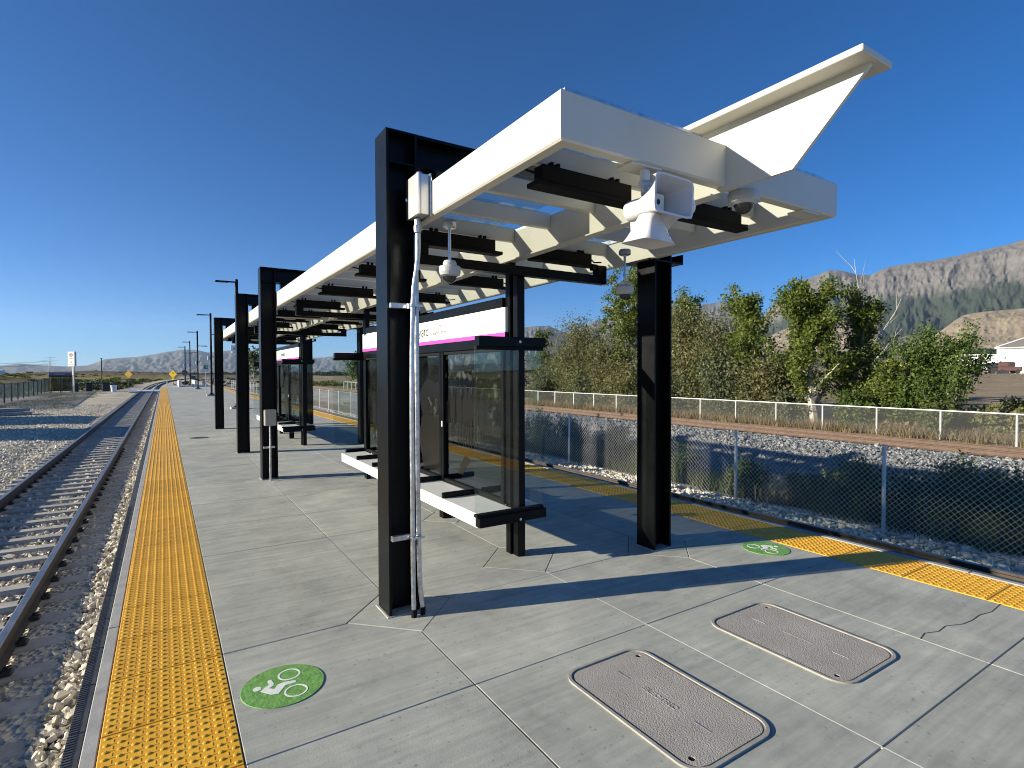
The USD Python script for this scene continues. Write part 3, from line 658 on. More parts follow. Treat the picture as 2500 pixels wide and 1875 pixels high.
# ------------------------------------------------------------------ windscreen shelters with benches
def shelter(dy, label):
    t = thing('windscreen_shelter', label, 'shelter', loc=(0, dy, 0))
    def part(name, m, mt, parent=None, **k): return obj(name, m, mt, parent if parent is not None else t, **k)
    for yA, yB, s in ((4.655, 4.77, 1), (9.745, 9.63, -1)):
        part('post', MB().box(3.03, 3.12, min(yA, yA + s * .09), max(yA, yA + s * .09), 0, 2.95, .006), 'black_paint')
        part('post', MB().box(3.01, 3.09, min(yB, yB + s * .09), max(yB, yB + s * .09), 0, 3.205, .006), 'black_paint')
        ya, yb = (4.555, 4.650) if s > 0 else (9.750, 9.845)
        m = MB().box(1.895, 4.145, ya, yb, 2.855, 2.945, .005); m.box(1.895, 2.02, ya, yb, 2.945, 3.055, .005); m.box(4.02, 4.145, ya, yb, 2.945, 3.055, .005)
        b = part('hanger_bar', m, 'black_paint')
        part('lug', MB().box(3.96, 4.02, ya + .02, yb - .02, 3.0, 3.05, .004), 'black_paint', b)
        u = part('upper_arm', MB().box(2.530, 3.312, ya, yb, 2.140, 2.238, .005), 'black_paint')
        part('glazing_channel', MB().box(2.512, 3.292, ya + .02, yb - .02, 2.108, 2.140, .002), 'black_matte', u)
        l = part('lower_arm', MB().box(2.530 if s > 0 else 2.72, 3.316, ya, yb, .392, .490, .005), 'black_paint')
        part('glazing_channel', MB().box(2.506 if s > 0 else 2.72, 3.292, ya + .015, yb - .015, .490, .520, .002), 'black_matte', l)
        for z in (2.19, .42):
            part('bolt', MB().lathe([(0, .012), (.014, .010), (.016, 0)], (0, 0, 0), 10).arr() if 0 else MB().tube([(2.99, ya - .012 if s > 0 else yb + .012, z), (2.99, ya if s > 0 else yb, z)], .014, 8), 'stainless', l if z < 1 else u)
        yc = (ya + yb) / 2
        part('end_pane', MB().box(2.503, 3.005, yc - .006, yc + .006, .515, 2.11), 'clear_glass')
        part('end_pane', MB().box(3.13, 3.29, yc - .006, yc + .006, .515, 2.11), 'clear_glass')
    # sign band over the glass
    part('head_rail', MB().box(2.975, 3.075, 4.86, 9.54, 2.562, 2.665, .004), 'black_paint')
    part('transom', MB().box(2.965, 3.085, 4.86, 9.54, 2.150, 2.255, .004), 'black_paint')
    b = part('sign_panel', MB().box(2.972, 3.078, 4.80, 9.58, 2.256, 2.561, .002), 'sign_white')
    part('stripe', MB().box(2.969, 3.081, 4.80, 9.58, 2.2565, 2.303, .0), 'magenta', b)
    def words(txt, h, y, z, mt, sp, bold=False):
        tm = meshkit.text_mesh(txt, h, .0015, bold); v = np.array(tm.vertices); wd = v[:, 0].max()
        v2 = np.c_[np.full(len(v), 2.9695) - v[:, 2] * 1.0 + .0, y - v[:, 0] * sp, z + v[:, 1]]
        part('lettering', (v2, tm.faces), mt, b); return wd
    tm = meshkit.text_mesh('Vineyard', .118, .0015); wv = tm.vertices[:, 0].max()
    words('Vineyard', .118, 6.735 + wv, 2.375, 'letter_black', 1.)
    words('500 East', .046, 6.60, 2.465, 'letter_grey', 1.); words('Market Street', .046, 6.60, 2.375, 'letter_grey', 1.)
    # glazing frames and tinted panes with a printed film
    for y0 in (4.86, 6.32, 6.39, 7.90, 7.97, 9.48):
        part('mullion', MB().box(2.985, 3.065, y0, y0 + .06, .505, 2.150, .004), 'black_paint')
    for k, (a, c) in enumerate(((4.92, 6.32), (6.45, 7.90), (8.03, 9.48))):
        part('pane_frame', MB().box(2.995, 3.055, a, c, .505, .545, .003), 'black_matte'); part('pane_frame', MB().box(2.995, 3.055, a, c, 2.11, 2.150, .003), 'black_matte')
        g = part('tinted_pane', MB().box(3.022, 3.034, a, c, .545, 2.11), 'tinted_glass')
        film(k, a, c, g, part)
    # two benches, back to back
    for x0, x1, nm in ((2.560, 2.975, 'bench_seat'), (3.075, 3.318, 'bench_seat')):
        ys = [4.662, 5.465, 6.43, 7.20, 7.863, 8.632, 9.50]
        for a, c in zip(ys[:-1], ys[1:]):
            m = MB().box(x0, x1, a + .003, c - .003, .478, .505, .004)
            for q in range(4): m.box(x0 + .002, x1 - .002, a + .003, c - .003, .366 + q * .028, .366 + q * .028 + .0255, .003)
            m.box(x0 + .006, x1 - .006, a + .003, c - .003, .366, .49)
            sg = part(nm, m, 'bench_white')
            if x0 < 3 and a > 4.7:
                part('armrest', MB().box(x0 + .005, x1 + .01, a - .022, a + .022, .506, .565, .004), 'black_paint', sg)
            elif a > 4.7:
                part('armrest', MB().box(x0, x1 - .02, a - .022, a + .022, .506, .565, .004), 'black_paint', sg)
    for y in (6.47, 8.0):
        part('bench_leg', MB().box(3.02, 3.14, y - .06, y + .06, 0, .40, .005), 'black_paint')
        part('bench_beam', MB().box(2.66, 3.28, y - .04, y + .04, .31, .366, .004), 'black_paint')
    part('notice_sticker', MB().box(2.981, 2.985, 6.345, 6.375, 1.20, 1.27), 'sign_white')
    return t
def silhouette(y, z, h, lean=0., arms=.0):
    """a plain standing figure in a long coat, as a flat print"""
    b = [(-.055, 0), (-.03, 0), (-.012, .40), (.012, .40), (.03, 0), (.06, 0), (.075, .45), (.10, .50), (.105, .76), (.07, .83), (.03, .85), (.03, .875), (-.03, .875), (-.03, .85), (-.075, .83), (-.11, .74), (-.10 - arms, .50), (-.08, .45)]
    p = Polygon([(y + (q[0] + lean * q[1]) * h, z + q[1] * h) for q in b]); return p.union(Point(y + lean * h * .93, z + .925 * h).buffer(.055 * h)).union(sbox(y - .07 * h, z + .955 * h, y + .07 * h, z + .968 * h).union(sbox(y - .042 * h, z + .96 * h, y + .042 * h, z + 1.02 * h)))
def film(k, a, c, g, part):
    M = frame((3.0215, 0, 0), (0, 1, 0), (0, 0, 1), (1, 0, 0)); r = np.random.default_rng(40 + k); w = c - a
    clip = sbox(a + .01, .55, c - .01, 2.10)
    def rough(p, amp=.02):
        xy = []
        q = p.exterior
        for d in np.arange(0, q.length, .035):
            pt = q.interpolate(d); xy.append((pt.x + r.normal() * amp * .5, pt.y + r.normal() * amp * .5))
        return Polygon(xy).buffer(0)
    if k == 0:
        dark = [silhouette(a + w * f, z, h, l) for f, z, h, l in ((.86, 1.07, .62, .0), (.72, 1.02, .70, .04), (.63, 1.0, .72, -.04), (.53, 1.0, .69, .02), (.44, 1.03, .66, 0), (.33, 1.05, .62, .03))]
        dark += [rough(sbox(a, 1.22, a + w * .36, 1.30), .01), rough(Polygon([(a + w * .5, .92), (a + w * .62, .88), (a + w * .78, .66), (a + w * .70, .63), (a + w * .58, .80)]), .04)]
        pale = [rough(sbox(a + w * .05, 1.80, c, 2.08), .05), rough(sbox(a + .05, 1.3, a + w * .22, 1.75), .06)]
        tint_ = [rough(Polygon([(a, 1.60), (a + w * .4, 1.66), (a + w * .75, 1.62), (c, 1.50), (c, 1.26), (a, 1.26)]), .03)]
    elif k == 1:
        dark = [rough(Polygon([(a + .02, .6), (a + w * .40, .56), (a + w * .52, 1.0), (a + w * .42, 1.3), (a + w * .5, 1.62), (a + w * .3, 1.8), (a + .02, 1.75)]), .03), rough(Point(a + w * .8, 1.75).buffer(.32), .02)]
        pale = [rough(sbox(a + w * .05, 1.3, a + w * .3, 1.55), .03)]
        tint_ = [rough(sbox(a + .02, 1.5, c - .02, 2.09), .01)]
    else:
        dark = [silhouette(a + w * f, z, h, l) for f, z, h, l in ((.25, .75, .8, .05), (.5, .7, .85, -.03), (.75, .75, .8, .02))]
        pale = [rough(sbox(a + .05, .6, c - .3, .9), .03)]
        tint_ = [rough(sbox(a + .02, .95, c - .02, 2.09), .01)]
    for nm, L, mt, off in (('artwork', tint_, 'artwork_film', 0), ('artwork', dark, 'artwork_dark', -.0012), ('artwork', pale, 'artwork_pale', -.0024)):
        P = unary_union(L).intersection(clip); M2 = M.copy(); M2[0, 3] += off - .0006
        m = MB()
        for q in getattr(P, 'geoms', [P]):
            if q.area > 1e-4:
                vv, ff = trimesh.creation.triangulate_polygon(q, engine='earcut'); m._m(np.c_[vv, np.zeros(len(vv))], ff, M2)
        if m.n: part(nm, m, mt, g)
sh1 = shelter(0, 'near glass windscreen shelter with white benches and the station name in a magenta striped band')
shelter(10.2, 'farther glass windscreen shelter with white benches, seen past the third portal frame')

# ------------------------------------------------------------------ things fixed to the near frame and canopy
t = thing('junction_box', 'stainless junction box on the near canopy edge, two conduits running down from it', 'electrical box')
obj('box', MB().box(1.622, 1.690, 3.80, 4.025, 3.065, 3.365, .004), 'stainless', t)
obj('door', MB().box(1.600, 1.620, 3.795, 4.030, 3.060, 3.370, .004), 'stainless', t)
obj('backplate', MB().box(1.690, 1.7005, 3.78, 4.035, 3.05, 3.37, .002), 'galvanised', t)
obj('latch', MB().box(1.585, 1.600, 4.0, 4.018, 3.20, 3.225, .003), 'galvanised', t)
obj('hub', MB().lathe([(.0, .045), (.02, .042), (.033, .02), (.034, 0)], (1.655, 3.90, 3.365), 16), 'stainless', t)
obj('coupling', MB().lathe([(.027, 0), (.030, .02), (.030, .05), (.026, .055), (.026, .10), (.030, .105)], (1.650, 3.93, 2.955), 16), 'galvanised', t)
def bez(pts, n=8):
    P = np.array(pts, float); out = [P[0]]
    for i in range(1, len(P) - 1):
        a, b, c = (P[i - 1] + P[i]) / 2 if i > 1 else P[i - 1] * .4 + P[i] * .6, P[i], (P[i] + P[i + 1]) / 2 if i < len(P) - 2 else P[i] * .6 + P[i + 1] * .4
        for u in np.linspace(0, 1, n): out.append((1 - u) ** 2 * a + 2 * u * (1 - u) * b + u * u * c)
    out.append(P[-1]); return out
obj('conduit', MB().tube(bez([(1.652, 3.93, 3.06), (1.655, 3.93, 2.74), (1.600, 3.945, 2.44), (1.600, 3.945, .10), (1.615, 3.945, .0)]), .0185, 12), 'galvanised', t)
obj('conduit', MB().tube(bez([(1.660, 3.985, 2.95), (1.660, 3.985, 2.6), (1.655, 3.975, 2.3), (1.655, 3.965, .30), (1.690, 3.955, .0)]), .0185, 12), 'galvanised', t)
for z in (2.40, .615):
    obj('strut', MB().box(1.452, 1.690, 3.985, 4.025, z - .021, z + .021, .004).box(1.47, 1.60, 3.983, 3.986, z - .006, z + .006), 'galvanised', t)
    obj('strap', MB().box(1.575, 1.69, 3.921, 3.926, z - .008, z + .008).tube([(1.60, 3.93, z - .01), (1.60, 3.93, z + .012)], .0215, 10).tube([(1.655, 3.955, z - .01), (1.655, 3.955, z + .012)], .0215, 10), 'galvanised', t)
for x, y in ((1.607, 3.945), (1.683, 3.957)):
    obj('fitting', MB().tube([(x, y, .0), (x, y, .035), (x, y, .06)], .023, 12), 'black_matte', t)

def pendant(x, y, z0, zs, label, group=None):
    t = thing('pendant_camera', label, 'security camera', group, (x, y, 0))
    obj('mount', MB().lathe([(0, z0), (.050, z0), (.056, z0 - .012), (.056, z0 - .05), (.035, z0 - .058), (0, z0 - .058)], sides=8), 'galvanised', t)
    obj('stem', MB().tube([(0, 0, z0 - .05), (0, 0, zs)], .0125, 10), 'galvanised', t)
    obj('cap', MB().lathe([(.012, zs + .02), (.045, zs + .018), (.055, zs), (.055, zs - .03)], sides=28), 'camera_grey', t)
    obj('body', MB().lathe([(.0, zs - .026), (.080, zs - .026), (.086, zs - .035), (.086, zs - .07), (.078, zs - .095), (.056, zs - .105)], sides=36), 'camera_grey', t)
    obj('dome', MB().lathe([(.055 * math.cos(a), zs - .100 - .055 * math.sin(a)) for a in np.linspace(0, math.pi / 2, 9)], sides=24), 'camera_dome', t, smooth=True)
pendant(1.881, 3.853, 3.06, 2.735, 'grey dome camera hanging on a stem beside the junction box')
pendant(3.745, 3.865, 3.06, 2.735, 'grey dome camera hanging on a stem beside the right column')
t = thing('dome_camera', 'squat grey dome camera fixed under the fascia, right of the fin', 'security camera', loc=(3.215, 2.225, 0))
obj('body', MB().lathe([(.0, 3.058), (.094, 3.058), (.098, 3.05), (.098, 3.012), (.092, 2.992), (.062, 2.978)], sides=30), 'camera_grey', t, smooth=40)
obj('dome', MB().lathe([(.060 * math.cos(a), 2.985 - .066 * math.sin(a)) for a in np.linspace(0, math.pi / 2, 9)], sides=24), 'camera_dome', t, smooth=True)

# horn loudspeakers: rectangular flares on round drivers
def horn(m_throat, axis, up, L, w, h, rt, parent, name='horn'):
    a = np.array(axis, float); a /= np.linalg.norm(a); u = np.array(up, float); u -= a * (u @ a); u /= np.linalg.norm(u); s = np.cross(u, a)
    m = MB(); n = 12; N = 32; V = []
    g = np.arange(N) * 2 * np.pi / N
    def ring(t, grow=0.):
        k = t ** 1.9
        cw, ch = rt + (w / 2 - rt) * k + grow, rt + (h / 2 - rt) * k + grow; p = 2 + 8 * min(1, t * 1.6)
        cx, cy = np.cos(g), np.sin(g); d = (np.abs(cx) ** p + np.abs(cy) ** p) ** (-1 / p)
        return np.array(m_throat) + a * L * t + (cx * d * cw)[:, None] * s + (cy * d * ch)[:, None] * u
    rings = [ring(t) for t in np.linspace(0, 1, n)] + [ring(1., .006) + a * .004, ring(1., -.006) + a * .004] + [ring(t, -.007) for t in np.linspace(1, .02, n)]
    v = np.vstack(rings); f = []
    for i in range(len(rings) - 1):
        for j in range(N):
            j2 = (j + 1) % N; f += [[i * N + j, i * N + j2, (i + 1) * N + j2], [i * N + j, (i + 1) * N + j2, (i + 1) * N + j]]
    e = (len(rings) - 1) * N; c = len(v); v = np.vstack([v, rings[-1].mean(0)]); f += [[e + j, e + (j + 1) % N, c] for j in range(N)]
    h_ = obj(name, m.add(v, f), 'horn_white', parent, smooth=35)
    return h_, a, u, s
def driver(p, axis, r, L, parent):
    a = np.array(axis, float); a /= np.linalg.norm(a); p = np.array(p, float)
    return obj('driver', MB().tube([p, p + a * .002, p + a * L * .5, p + a * L * .85, p + a * L], [r * .8, r * .9, r, r * .97, r * .62], 24), 'horn_white', parent, smooth=40)
t = thing('loudspeaker', 'cluster of off-white horn loudspeakers hanging under the near canopy fascia', 'loudspeaker')
obj('bracket', MB().box(2.24, 2.44, 2.215, 2.29, 3.048, 3.058, .002).box(2.315, 2.365, 2.235, 2.275, 2.965, 3.048, .005), 'horn_white', t)
obj('swivel', MB().tube([(2.30, 2.25, 2.955), (2.38, 2.23, 2.965)], .022, 12).tube([(2.335, 2.25, 2.96), (2.33, 2.24, 2.90)], .026, 12), 'camera_grey', t)
ax1 = np.array([-.06, -.99, .0]); th1 = np.array([2.345, 2.045, 2.842]) - ax1 / np.linalg.norm(ax1) * .25
h1, a1, u1, s1 = horn(th1, ax1, (.05, 0, 1), .25, .275, .205, .052, t)
driver(th1 + a1 * .03, -a1, .062, .15, t)
lc = th1 + a1 * .130
Ml = frame(lc, s1, u1, a1)
obj('label', MB().box(-.042, .042, -.045, .045, -.001, .001, M=Ml), 'sign_white', h1)
obj('emblem', MB().poly(affinity.scale(Point(0, 0).buffer(1, 16), .012, .017), .001, .0022, Ml), 'letter_black', h1)
th2 = np.array([2.325, 2.20, 2.765])
h2, a2, u2, s2 = horn(th2, (-.04, .04, -.99), (0, -1, 0), .15, .235, .20, .062, t)
driver(th2 + a2 * .02, -a2, .058, .03, t)
th3 = np.array([2.535, 2.19, 2.835])
h3, a3, u3, s3 = horn(th3, (.12, .99, -.02), (0, 0, 1), .25, .27, .20, .05, t)
d3 = driver(th3 + a3 * .02, -a3, .060, .13, t)
pc = th3 - a3 * .1101
Mc = frame(pc - a3 * .001, -s3, u3, -a3)
obj('label', MB().poly(Point(0, 0).buffer(.034, 12), 0, .001, Mc), 'sign_white', d3)
obj('label', MB().box(-.022, .022, -.004, .004, .001, .0018, M=Mc).box(-.016, .016, .012, .016, .001, .0018, M=Mc), 'letter_grey', d3)

# electrical box on the second frame
t = thing('electrical_box', 'small tan electrical box with conduit on the second left column', 'electrical box')
obj('box', MB().box(1.462, 1.645, 10.24, 10.38, .97, 1.245, .006), 'tan_box', t)
obj('handle', MB().box(1.645, 1.69, 10.25, 10.27, 1.10, 1.125, .003), 'black_matte', t)
obj('conduit', MB().tube([(1.555, 10.34, .97), (1.555, 10.34, .0)], .017, 10), 'galvanised', t)
obj('strut', MB().box(1.45, 1.64, 10.37, 10.41, .565, .60, .003), 'galvanised', t)

# ------------------------------------------------------------------ on the platform floor
def rrect(cx, cy, w, h, r): return sbox(cx - w / 2 + r, cy - h / 2 + r, cx + w / 2 - r, cy + h / 2 - r).buffer(r, 12)
def hatch(cx, cy, w, h, label, word):
    t = thing('access_hatch', label, 'access hatch')
    obj('frame', MB().poly(rrect(cx, cy, w, h, .13).difference(rrect(cx, cy, w - .036, h - .036, .113)), -.01, .011).poly(rrect(cx, cy, w - .036, h - .036, .113).difference(rrect(cx, cy, w - .056, h - .056, .105)), -.01, .003), 'hatch_frame', t)
    L = rrect(cx, cy, w - .066, h - .066, .10)
    notch = unary_union([Point(cx + w / 2 - .085, cy + h / 2 - .105).buffer(.017), Point(cx - w / 2 + .085, cy - h / 2 + .105).buffer(.017)])
    slots = unary_union([sbox(cx - .006, cy + d - .055, cx + .006, cy + d + .055) for d in (.30, -.29)])
    l = obj('lid', MB().poly(L.difference(notch).difference(slots), -.01, .006), 'hatch_lid', t)
    obj('pull_pin', MB().poly(slots.buffer(.001), -.01, .0045).poly(slots.buffer(-.003), .0045, .0075), 'stainless', l)
    obj('bolt_hole', MB().poly(notch, -.01, .001), 'black_matte', l)
    if word:
        tm = meshkit.text_mesh('ELECTRIC', .034, .0025); v = np.array(tm.vertices); v[:, 0] -= v[:, 0].max() / 2
        obj('lettering', (np.c_[cx + v[:, 1] - .012, cy + .012 - v[:, 0] * 1.1, .006 + v[:, 2]], tm.faces), 'hatch_frame', l)
    else:
        obj('name_plate', MB().box(cx - .007, cx + .007, cy - .11, cy + .11, .005, .0072), 'hatch_frame', l)
hatch(2.385, 2.165, .655, 1.045, 'nearest rectangular ELECTRIC access hatch set in the concrete', True)
hatch(3.765, 2.155, .72, 1.025, 'second access hatch without lettering, right of the pale joint', False)
hx = thing('manhole_cover', 'small round dark cover flush in the concrete between the strip and the portal frames', 'manhole cover', loc=(.84, 18.35, 0))
obj('cover', MB().lathe([(0, .006), (.24, .006), (.245, .003), (.245, -.01)], sides=32), 'rubber', hx)
obj('ring', MB().lathe([(.25, -.01), (.25, .004), (.27, .004), (.275, -.01)], sides=32), 'hatch_frame', hx)
BODY = [(-.122, -.006), (-.093, .023), (-.069, .039), (-.071, .083), (-.066, .092), (-.057, .091), (-.050, .045), (-.054, .025), (-.084, .002), (-.052, -.030), (-.024, .014), (.015, .020), (.068, .006), (.067, -.010), (.010, -.010), (-.016, -.044), (-.042, -.082), (-.074, -.070)]
def decal(cx, cy, rot, label):
    t = thing('bike_decal', label, 'floor decal')
    P = Point(0, 0); tr = lambda g: affinity.translate(affinity.rotate(g, rot, origin=(0, 0)), cx, cy)
    obj('disc', MB().poly(tr(P.buffer(.234, 24)), -.004, .0045, bev=.0015), 'decal_green', t)
    ring = lambda x, y, r: Point(x, y).buffer(r, 16).difference(Point(x, y).buffer(r - .011, 16))
    sym = unary_union([ring(.052, .100, .066), ring(.054, -.106, .066), Point(-.140, .032).buffer(.023), Polygon(BODY).buffer(.004)])
    obj('symbol', MB().poly(tr(sym), .004, .0058), 'decal_white', t)
decal(.583, 3.505, 0, 'green round bicycle decal near the left tactile strip')
decal(5.395, 3.445, 180, 'green round bicycle decal at the right tactile strip, beside a shadow')
# ------------------------------------------------------------------ platform lamps and signs beyond the shelters
LAMPS = [(3.30, 32.2, 'nearest tall black platform lamp, beside the farthest portal frame'), (3.32, 51.5, 'second tall black platform lamp, with a white loudspeaker box halfway up'),
         (3.37, 73.8, 'third tall black platform lamp, its short right arm clear against the sky'), (3.44, 98, 'fourth tall black platform lamp, beyond the platform end'), (2.88, 100.9, 'farthest tall black platform lamp, behind the round mirror')]
for k, (x, y, lab) in enumerate(LAMPS):
    t = thing('platform_lamp', lab, 'lamp post', loc=(x, y, 0))
    H = 6.82 if k < 4 else 6.15
    obj('pole', MB().tube([(0, 0, .12), (0, 0, H)], .075, 12), 'black_paint', t)
    obj('upper_arm', MB().box(-.96, .07, -.05, .05, H - .19, H - .12, .01), 'black_paint', t)
    obj('luminaire', MB().box(-.99, -.38, -.16, .16, H - .20, H - .14, .01), 'black_matte', t)
    obj('lower_arm', MB().box(.05, 1.0, -.04, .04, 5.04, 5.10, .01), 'black_paint', t)
    obj('luminaire', MB().box(.45, 1.02, -.14, .14, 5.02, 5.065, .01), 'black_matte', t)
    b = obj('base_plate', MB().box(-.20, .20, -.20, .20, .10, .15, .01).tube([(0, 0, .14), (0, 0, .24)], .13, 12), 'black_paint', t)
    obj('footing', MB().box(-.36, .36, -.36, .36, -.05, .105, .015), 'curb_concrete', t)
    obj('speaker_box', MB().box(-.27, -.08, -.12, .12, 2.95, 3.30, .02), 'horn_white', t)
    obj('camera_box', MB().tube([(.06, 0, 3.2), (.24, -.06, 3.27)], [.05, .06], 10), 'horn_white', t)
t = thing('green_sign', 'small dark green number sign on a thin post between the lamps', 'sign', loc=(3.385, 59.8, 0))
obj('post', MB().tube([(0, 0, 0), (0, 0, 2.6)], .022, 8), 'galvanised', t)
obj('panel', MB().box(-.17, .17, -.03, -.024, 2.28, 2.63, .002), 'sign_green', t)
tm = meshkit.text_mesh('3', .17, .002, True); v = np.array(tm.vertices); obj('lettering', (np.c_[v[:, 0] - .05, -.031 - v[:, 2], 2.37 + v[:, 1]], tm.faces), 'sign_white', t)
t = thing('route_sign', 'white square sign on the nearest platform lamp, left of the second portal column', 'sign')
obj('panel', MB().box(2.98, 3.26, 32.06, 32.08, 3.02, 3.34, .004), 'sign_white', t)
obj('print', MB().box(3.07, 3.19, 32.055, 32.059, 3.11, 3.23), 'letter_grey', t)
t = thing('round_sign', 'round brown-backed mirror disc on a post past the platform end', 'mirror', loc=(2.71, 98, 0))
obj('post', MB().tube([(0, 0, 0), (0, 0, 1.9)], .035, 8), 'dark_steel', t)
obj('disc', MB().tube([(0, -.06, 1.91), (0, -.02, 1.91)], [.40, .42], 28), 'mirror_back', t)
obj('hood', MB().tube([(-.40, -.09, 2.0), (-.25, -.12, 2.24), (0, -.13, 2.34), (.25, -.12, 2.24), (.40, -.09, 2.0)], .035, 6), 'black_matte', t)
def diamond_sign(x, y, zc, r, look, base, label, arrow=True):
    t = thing('warning_sign', label, 'warning sign', loc=(x, y, 0), rz=math.radians(-32))
    obj('panel', MB().poly(Polygon([(-r, 0), (0, -r), (r, 0), (0, r)]).buffer(.03), 0, .01, frame((0, -.03, zc), (1, 0, 0), (0, 0, 1), (0, -1, 0))), look, t)
    obj('post', MB().tube([(0, 0, base), (0, 0, zc + r * .6)], .04, 8), 'dark_steel', t)
    if arrow:
        obj('symbol', MB().poly(Polygon([(-.13, .18), (.13, .18), (.0, .36)]).union(sbox(-.05, .05, .05, .2)), 0, .012, frame((0, -.045, zc), (1, 0, 0), (0, 0, 1), (0, -1, 0))), 'letter_black', t)
        obj('plaque', MB().box(-.24, .24, -.045, -.03, zc - r - .42, zc - r - .06, .004), look, t)
diamond_sign(1.57, 130, 1.70, .78, 'warn_yellow', -.8, 'bright yellow diamond warning sign past the end of the platform')
diamond_sign(-4.9, 110, 1.74, .62, 'warn_dull', -.8, 'dull orange diamond sign left of the curving track', False)
t = thing('ramp_rail', 'pale low ramp walls and black rails at the far platform end', 'ramp')
obj('ramp_floor', MB().box(.4, 5.6, SPL + .03, 106, -1.3, -.012, .01), 'curb_concrete', t)
obj('ramp_wall', MB().box(1.72, 1.98, 88, 97, -.02, .82, .02), 'warehouse_white', t)
obj('ramp_wall', MB().box(3.60, 3.84, 88, 97, -.02, .86, .02), 'warehouse_white', t)
for x in (.36, 4.72, 4.9):
    obj('bollard', MB().box(x - .06, x + .06, 89.9, 90.1, -.02, .8, .01), 'warehouse_white' if x > 1 else 'galvanised', t)
obj('handrail', MB().tube([(.36, 87, .5), (.36, 92, .5), (.36, 104, .3)], .03, 6).tube([(4.3, 90, .75), (4.3, 100, .6)], .04, 6), 'black_paint', t)
obj('cross_walk', MB().box(-4.3, -.5, 93.3, 99.5, -.79, -.622, .01), 'warehouse_white', None, label='pale concrete walkway crossing the left track by the platform end', cat='crossing')

# ------------------------------------------------------------------ fences
def chain_link(m, p0, p1, z0, z1, d=.060, r=.0021):
    """woven wire between two points: zigzag strands that hook round their neighbours"""
    p0, p1 = np.array(p0, float), np.array(p1, float); L = np.linalg.norm(p1 - p0); u = (p1 - p0) / L; nrm = np.array([-u[1], u[0]])
    n = int(L / (d * .7071)); st = L / n; k = int((z1 - z0) / st)
    zs = z0 + np.arange(k + 1) * st
    tri = np.arange(3) * 2 * np.pi / 3
    for a in range(n):
        c = a * st + st * .5
        s = c + np.where((np.arange(k + 1) + a) % 2 == 0, -.5, .5) * st
        off = np.where((np.arange(k + 1) + a) % 2 == 0, .002, -.002)
        P = np.c_[p0[0] + u[0] * s + nrm[0] * off, p0[1] + u[1] * s + nrm[1] * off, zs]
        ring = (np.cos(tri)[None, :, None] * np.array([nrm[0], nrm[1], 0])[None, None] + np.sin(tri)[None, :, None] * np.array([u[0], u[1], 0])[None, None]) * r * 1.3
        v = (P[:, None] + ring).reshape(-1, 3)
        i, j = np.meshgrid(np.arange(k), np.arange(3), indexing='ij'); j2 = (j + 1) % 3
        q = np.stack([i * 3 + j, i * 3 + j2, (i + 1) * 3 + j2, (i + 1) * 3 + j], -1).reshape(-1, 4)
        m.add(v, np.vstack([q[:, [0, 1, 2]], q[:, [0, 2, 3]]]))
    return m
t = thing('chain_link_fence', 'bare chain link fence close behind the right track, with thin posts and no top rail', 'fence')
ys = [-1.28 + 2.843 * k for k in range(40)]
for k, y in enumerate(ys):
    obj('post', MB().tube([(10.26, y, -1.0), (10.26, y, .62)], .030, 10).lathe([(.032, .60), (.032, .625), (.018, .645), (0, .648)], (10.26, y, 0), 10), 'fence_post', t)
    if k == len(ys) - 1: break
    y1 = ys[k + 1]
    if y < 34: obj('mesh_panel', chain_link(MB(), (10.225, y), (10.225, y1), -.84, .60, .066, .0030), 'wire', t)
    else: obj('mesh_panel', quad((10.225, y, -.84), (10.225, y1, -.84), (10.225, y1, .60), (10.225, y, .60)), 'wire_sheet', t)
obj('tension_wire', MB().tube([(10.225, -1.28, .585), (10.225, ys[-1], .585)], .004, 5).tube([(10.225, -1.28, -.82), (10.225, ys[-1], -.82)], .004, 5), 'wire', t)
t = thing('chain_link_fence', 'pale railed chain link fence behind the far brown rails, in front of the trees', 'fence')
fy = [-9.5 + 2.36 * k for k in range(46)]; FX = 26.6
for k, y in enumerate(fy):
    obj('post', MB().tube([(FX, y, -1.1), (FX, y, .27)], .040, 8), 'fence_post', t)
    if k < len(fy) - 1: obj('mesh_panel', quad((FX - .04, y, -.85), (FX - .04, fy[k + 1], -.85), (FX - .04, fy[k + 1], .26), (FX - .04, y, .26)), 'wire_sheet', t)
obj('top_rail', MB().tube([(FX, fy[0], .27), (FX, fy[-1], .30)], .030, 8), 'fence_post', t)
t = thing('screen_fence', 'dark screened fence running away along the left side of the stone yard', 'fence')
for k in range(13):
    y = 55 + 4 * k; x = -11.7 - .052 * (y - 55); y1 = y + 4; x1 = -11.7 - .052 * (y1 - 55)
    obj('post', MB().tube([(x, y, -1.), (x, y, .98)], .06, 8), 'dark_steel', t)
    if k < 12:
        M = frame((x, y, 0), ((x1 - x) / 4, 1, 0), (0, 0, 1), (1, 0, 0))
        obj('screen_panel', quad(*[(M @ np.r_[p, 0, 1])[:3] for p in ((.0, -.78), (4., -.78), (4., .94), (.0, .94))]), 'screen_sheet', t)
        obj('rail', MB().tube([(x, y, .94), (x1, y1, .94)], .03, 6), 'dark_steel', t)
t = thing('railing', 'low black railing behind the small far shelter', 'railing')
pts = [(-13.7, 104.5), (-11.0, 103.2), (-8.46, 103.0), (-5.75, 103.4)]
for (a, b), (c, d) in zip(pts[:-1], pts[1:]):
    for z in (.05, .30): obj('rail', MB().tube([(a, b, z), (c, d, z)], .035, 6), 'dark_steel', t)
    for f in (0, .5, 1): obj('post', MB().tube([(a + (c - a) * f, b + (d - b) * f, -.9), (a + (c - a) * f, b + (d - b) * f, .32)], .04, 6), 'dark_steel', t)

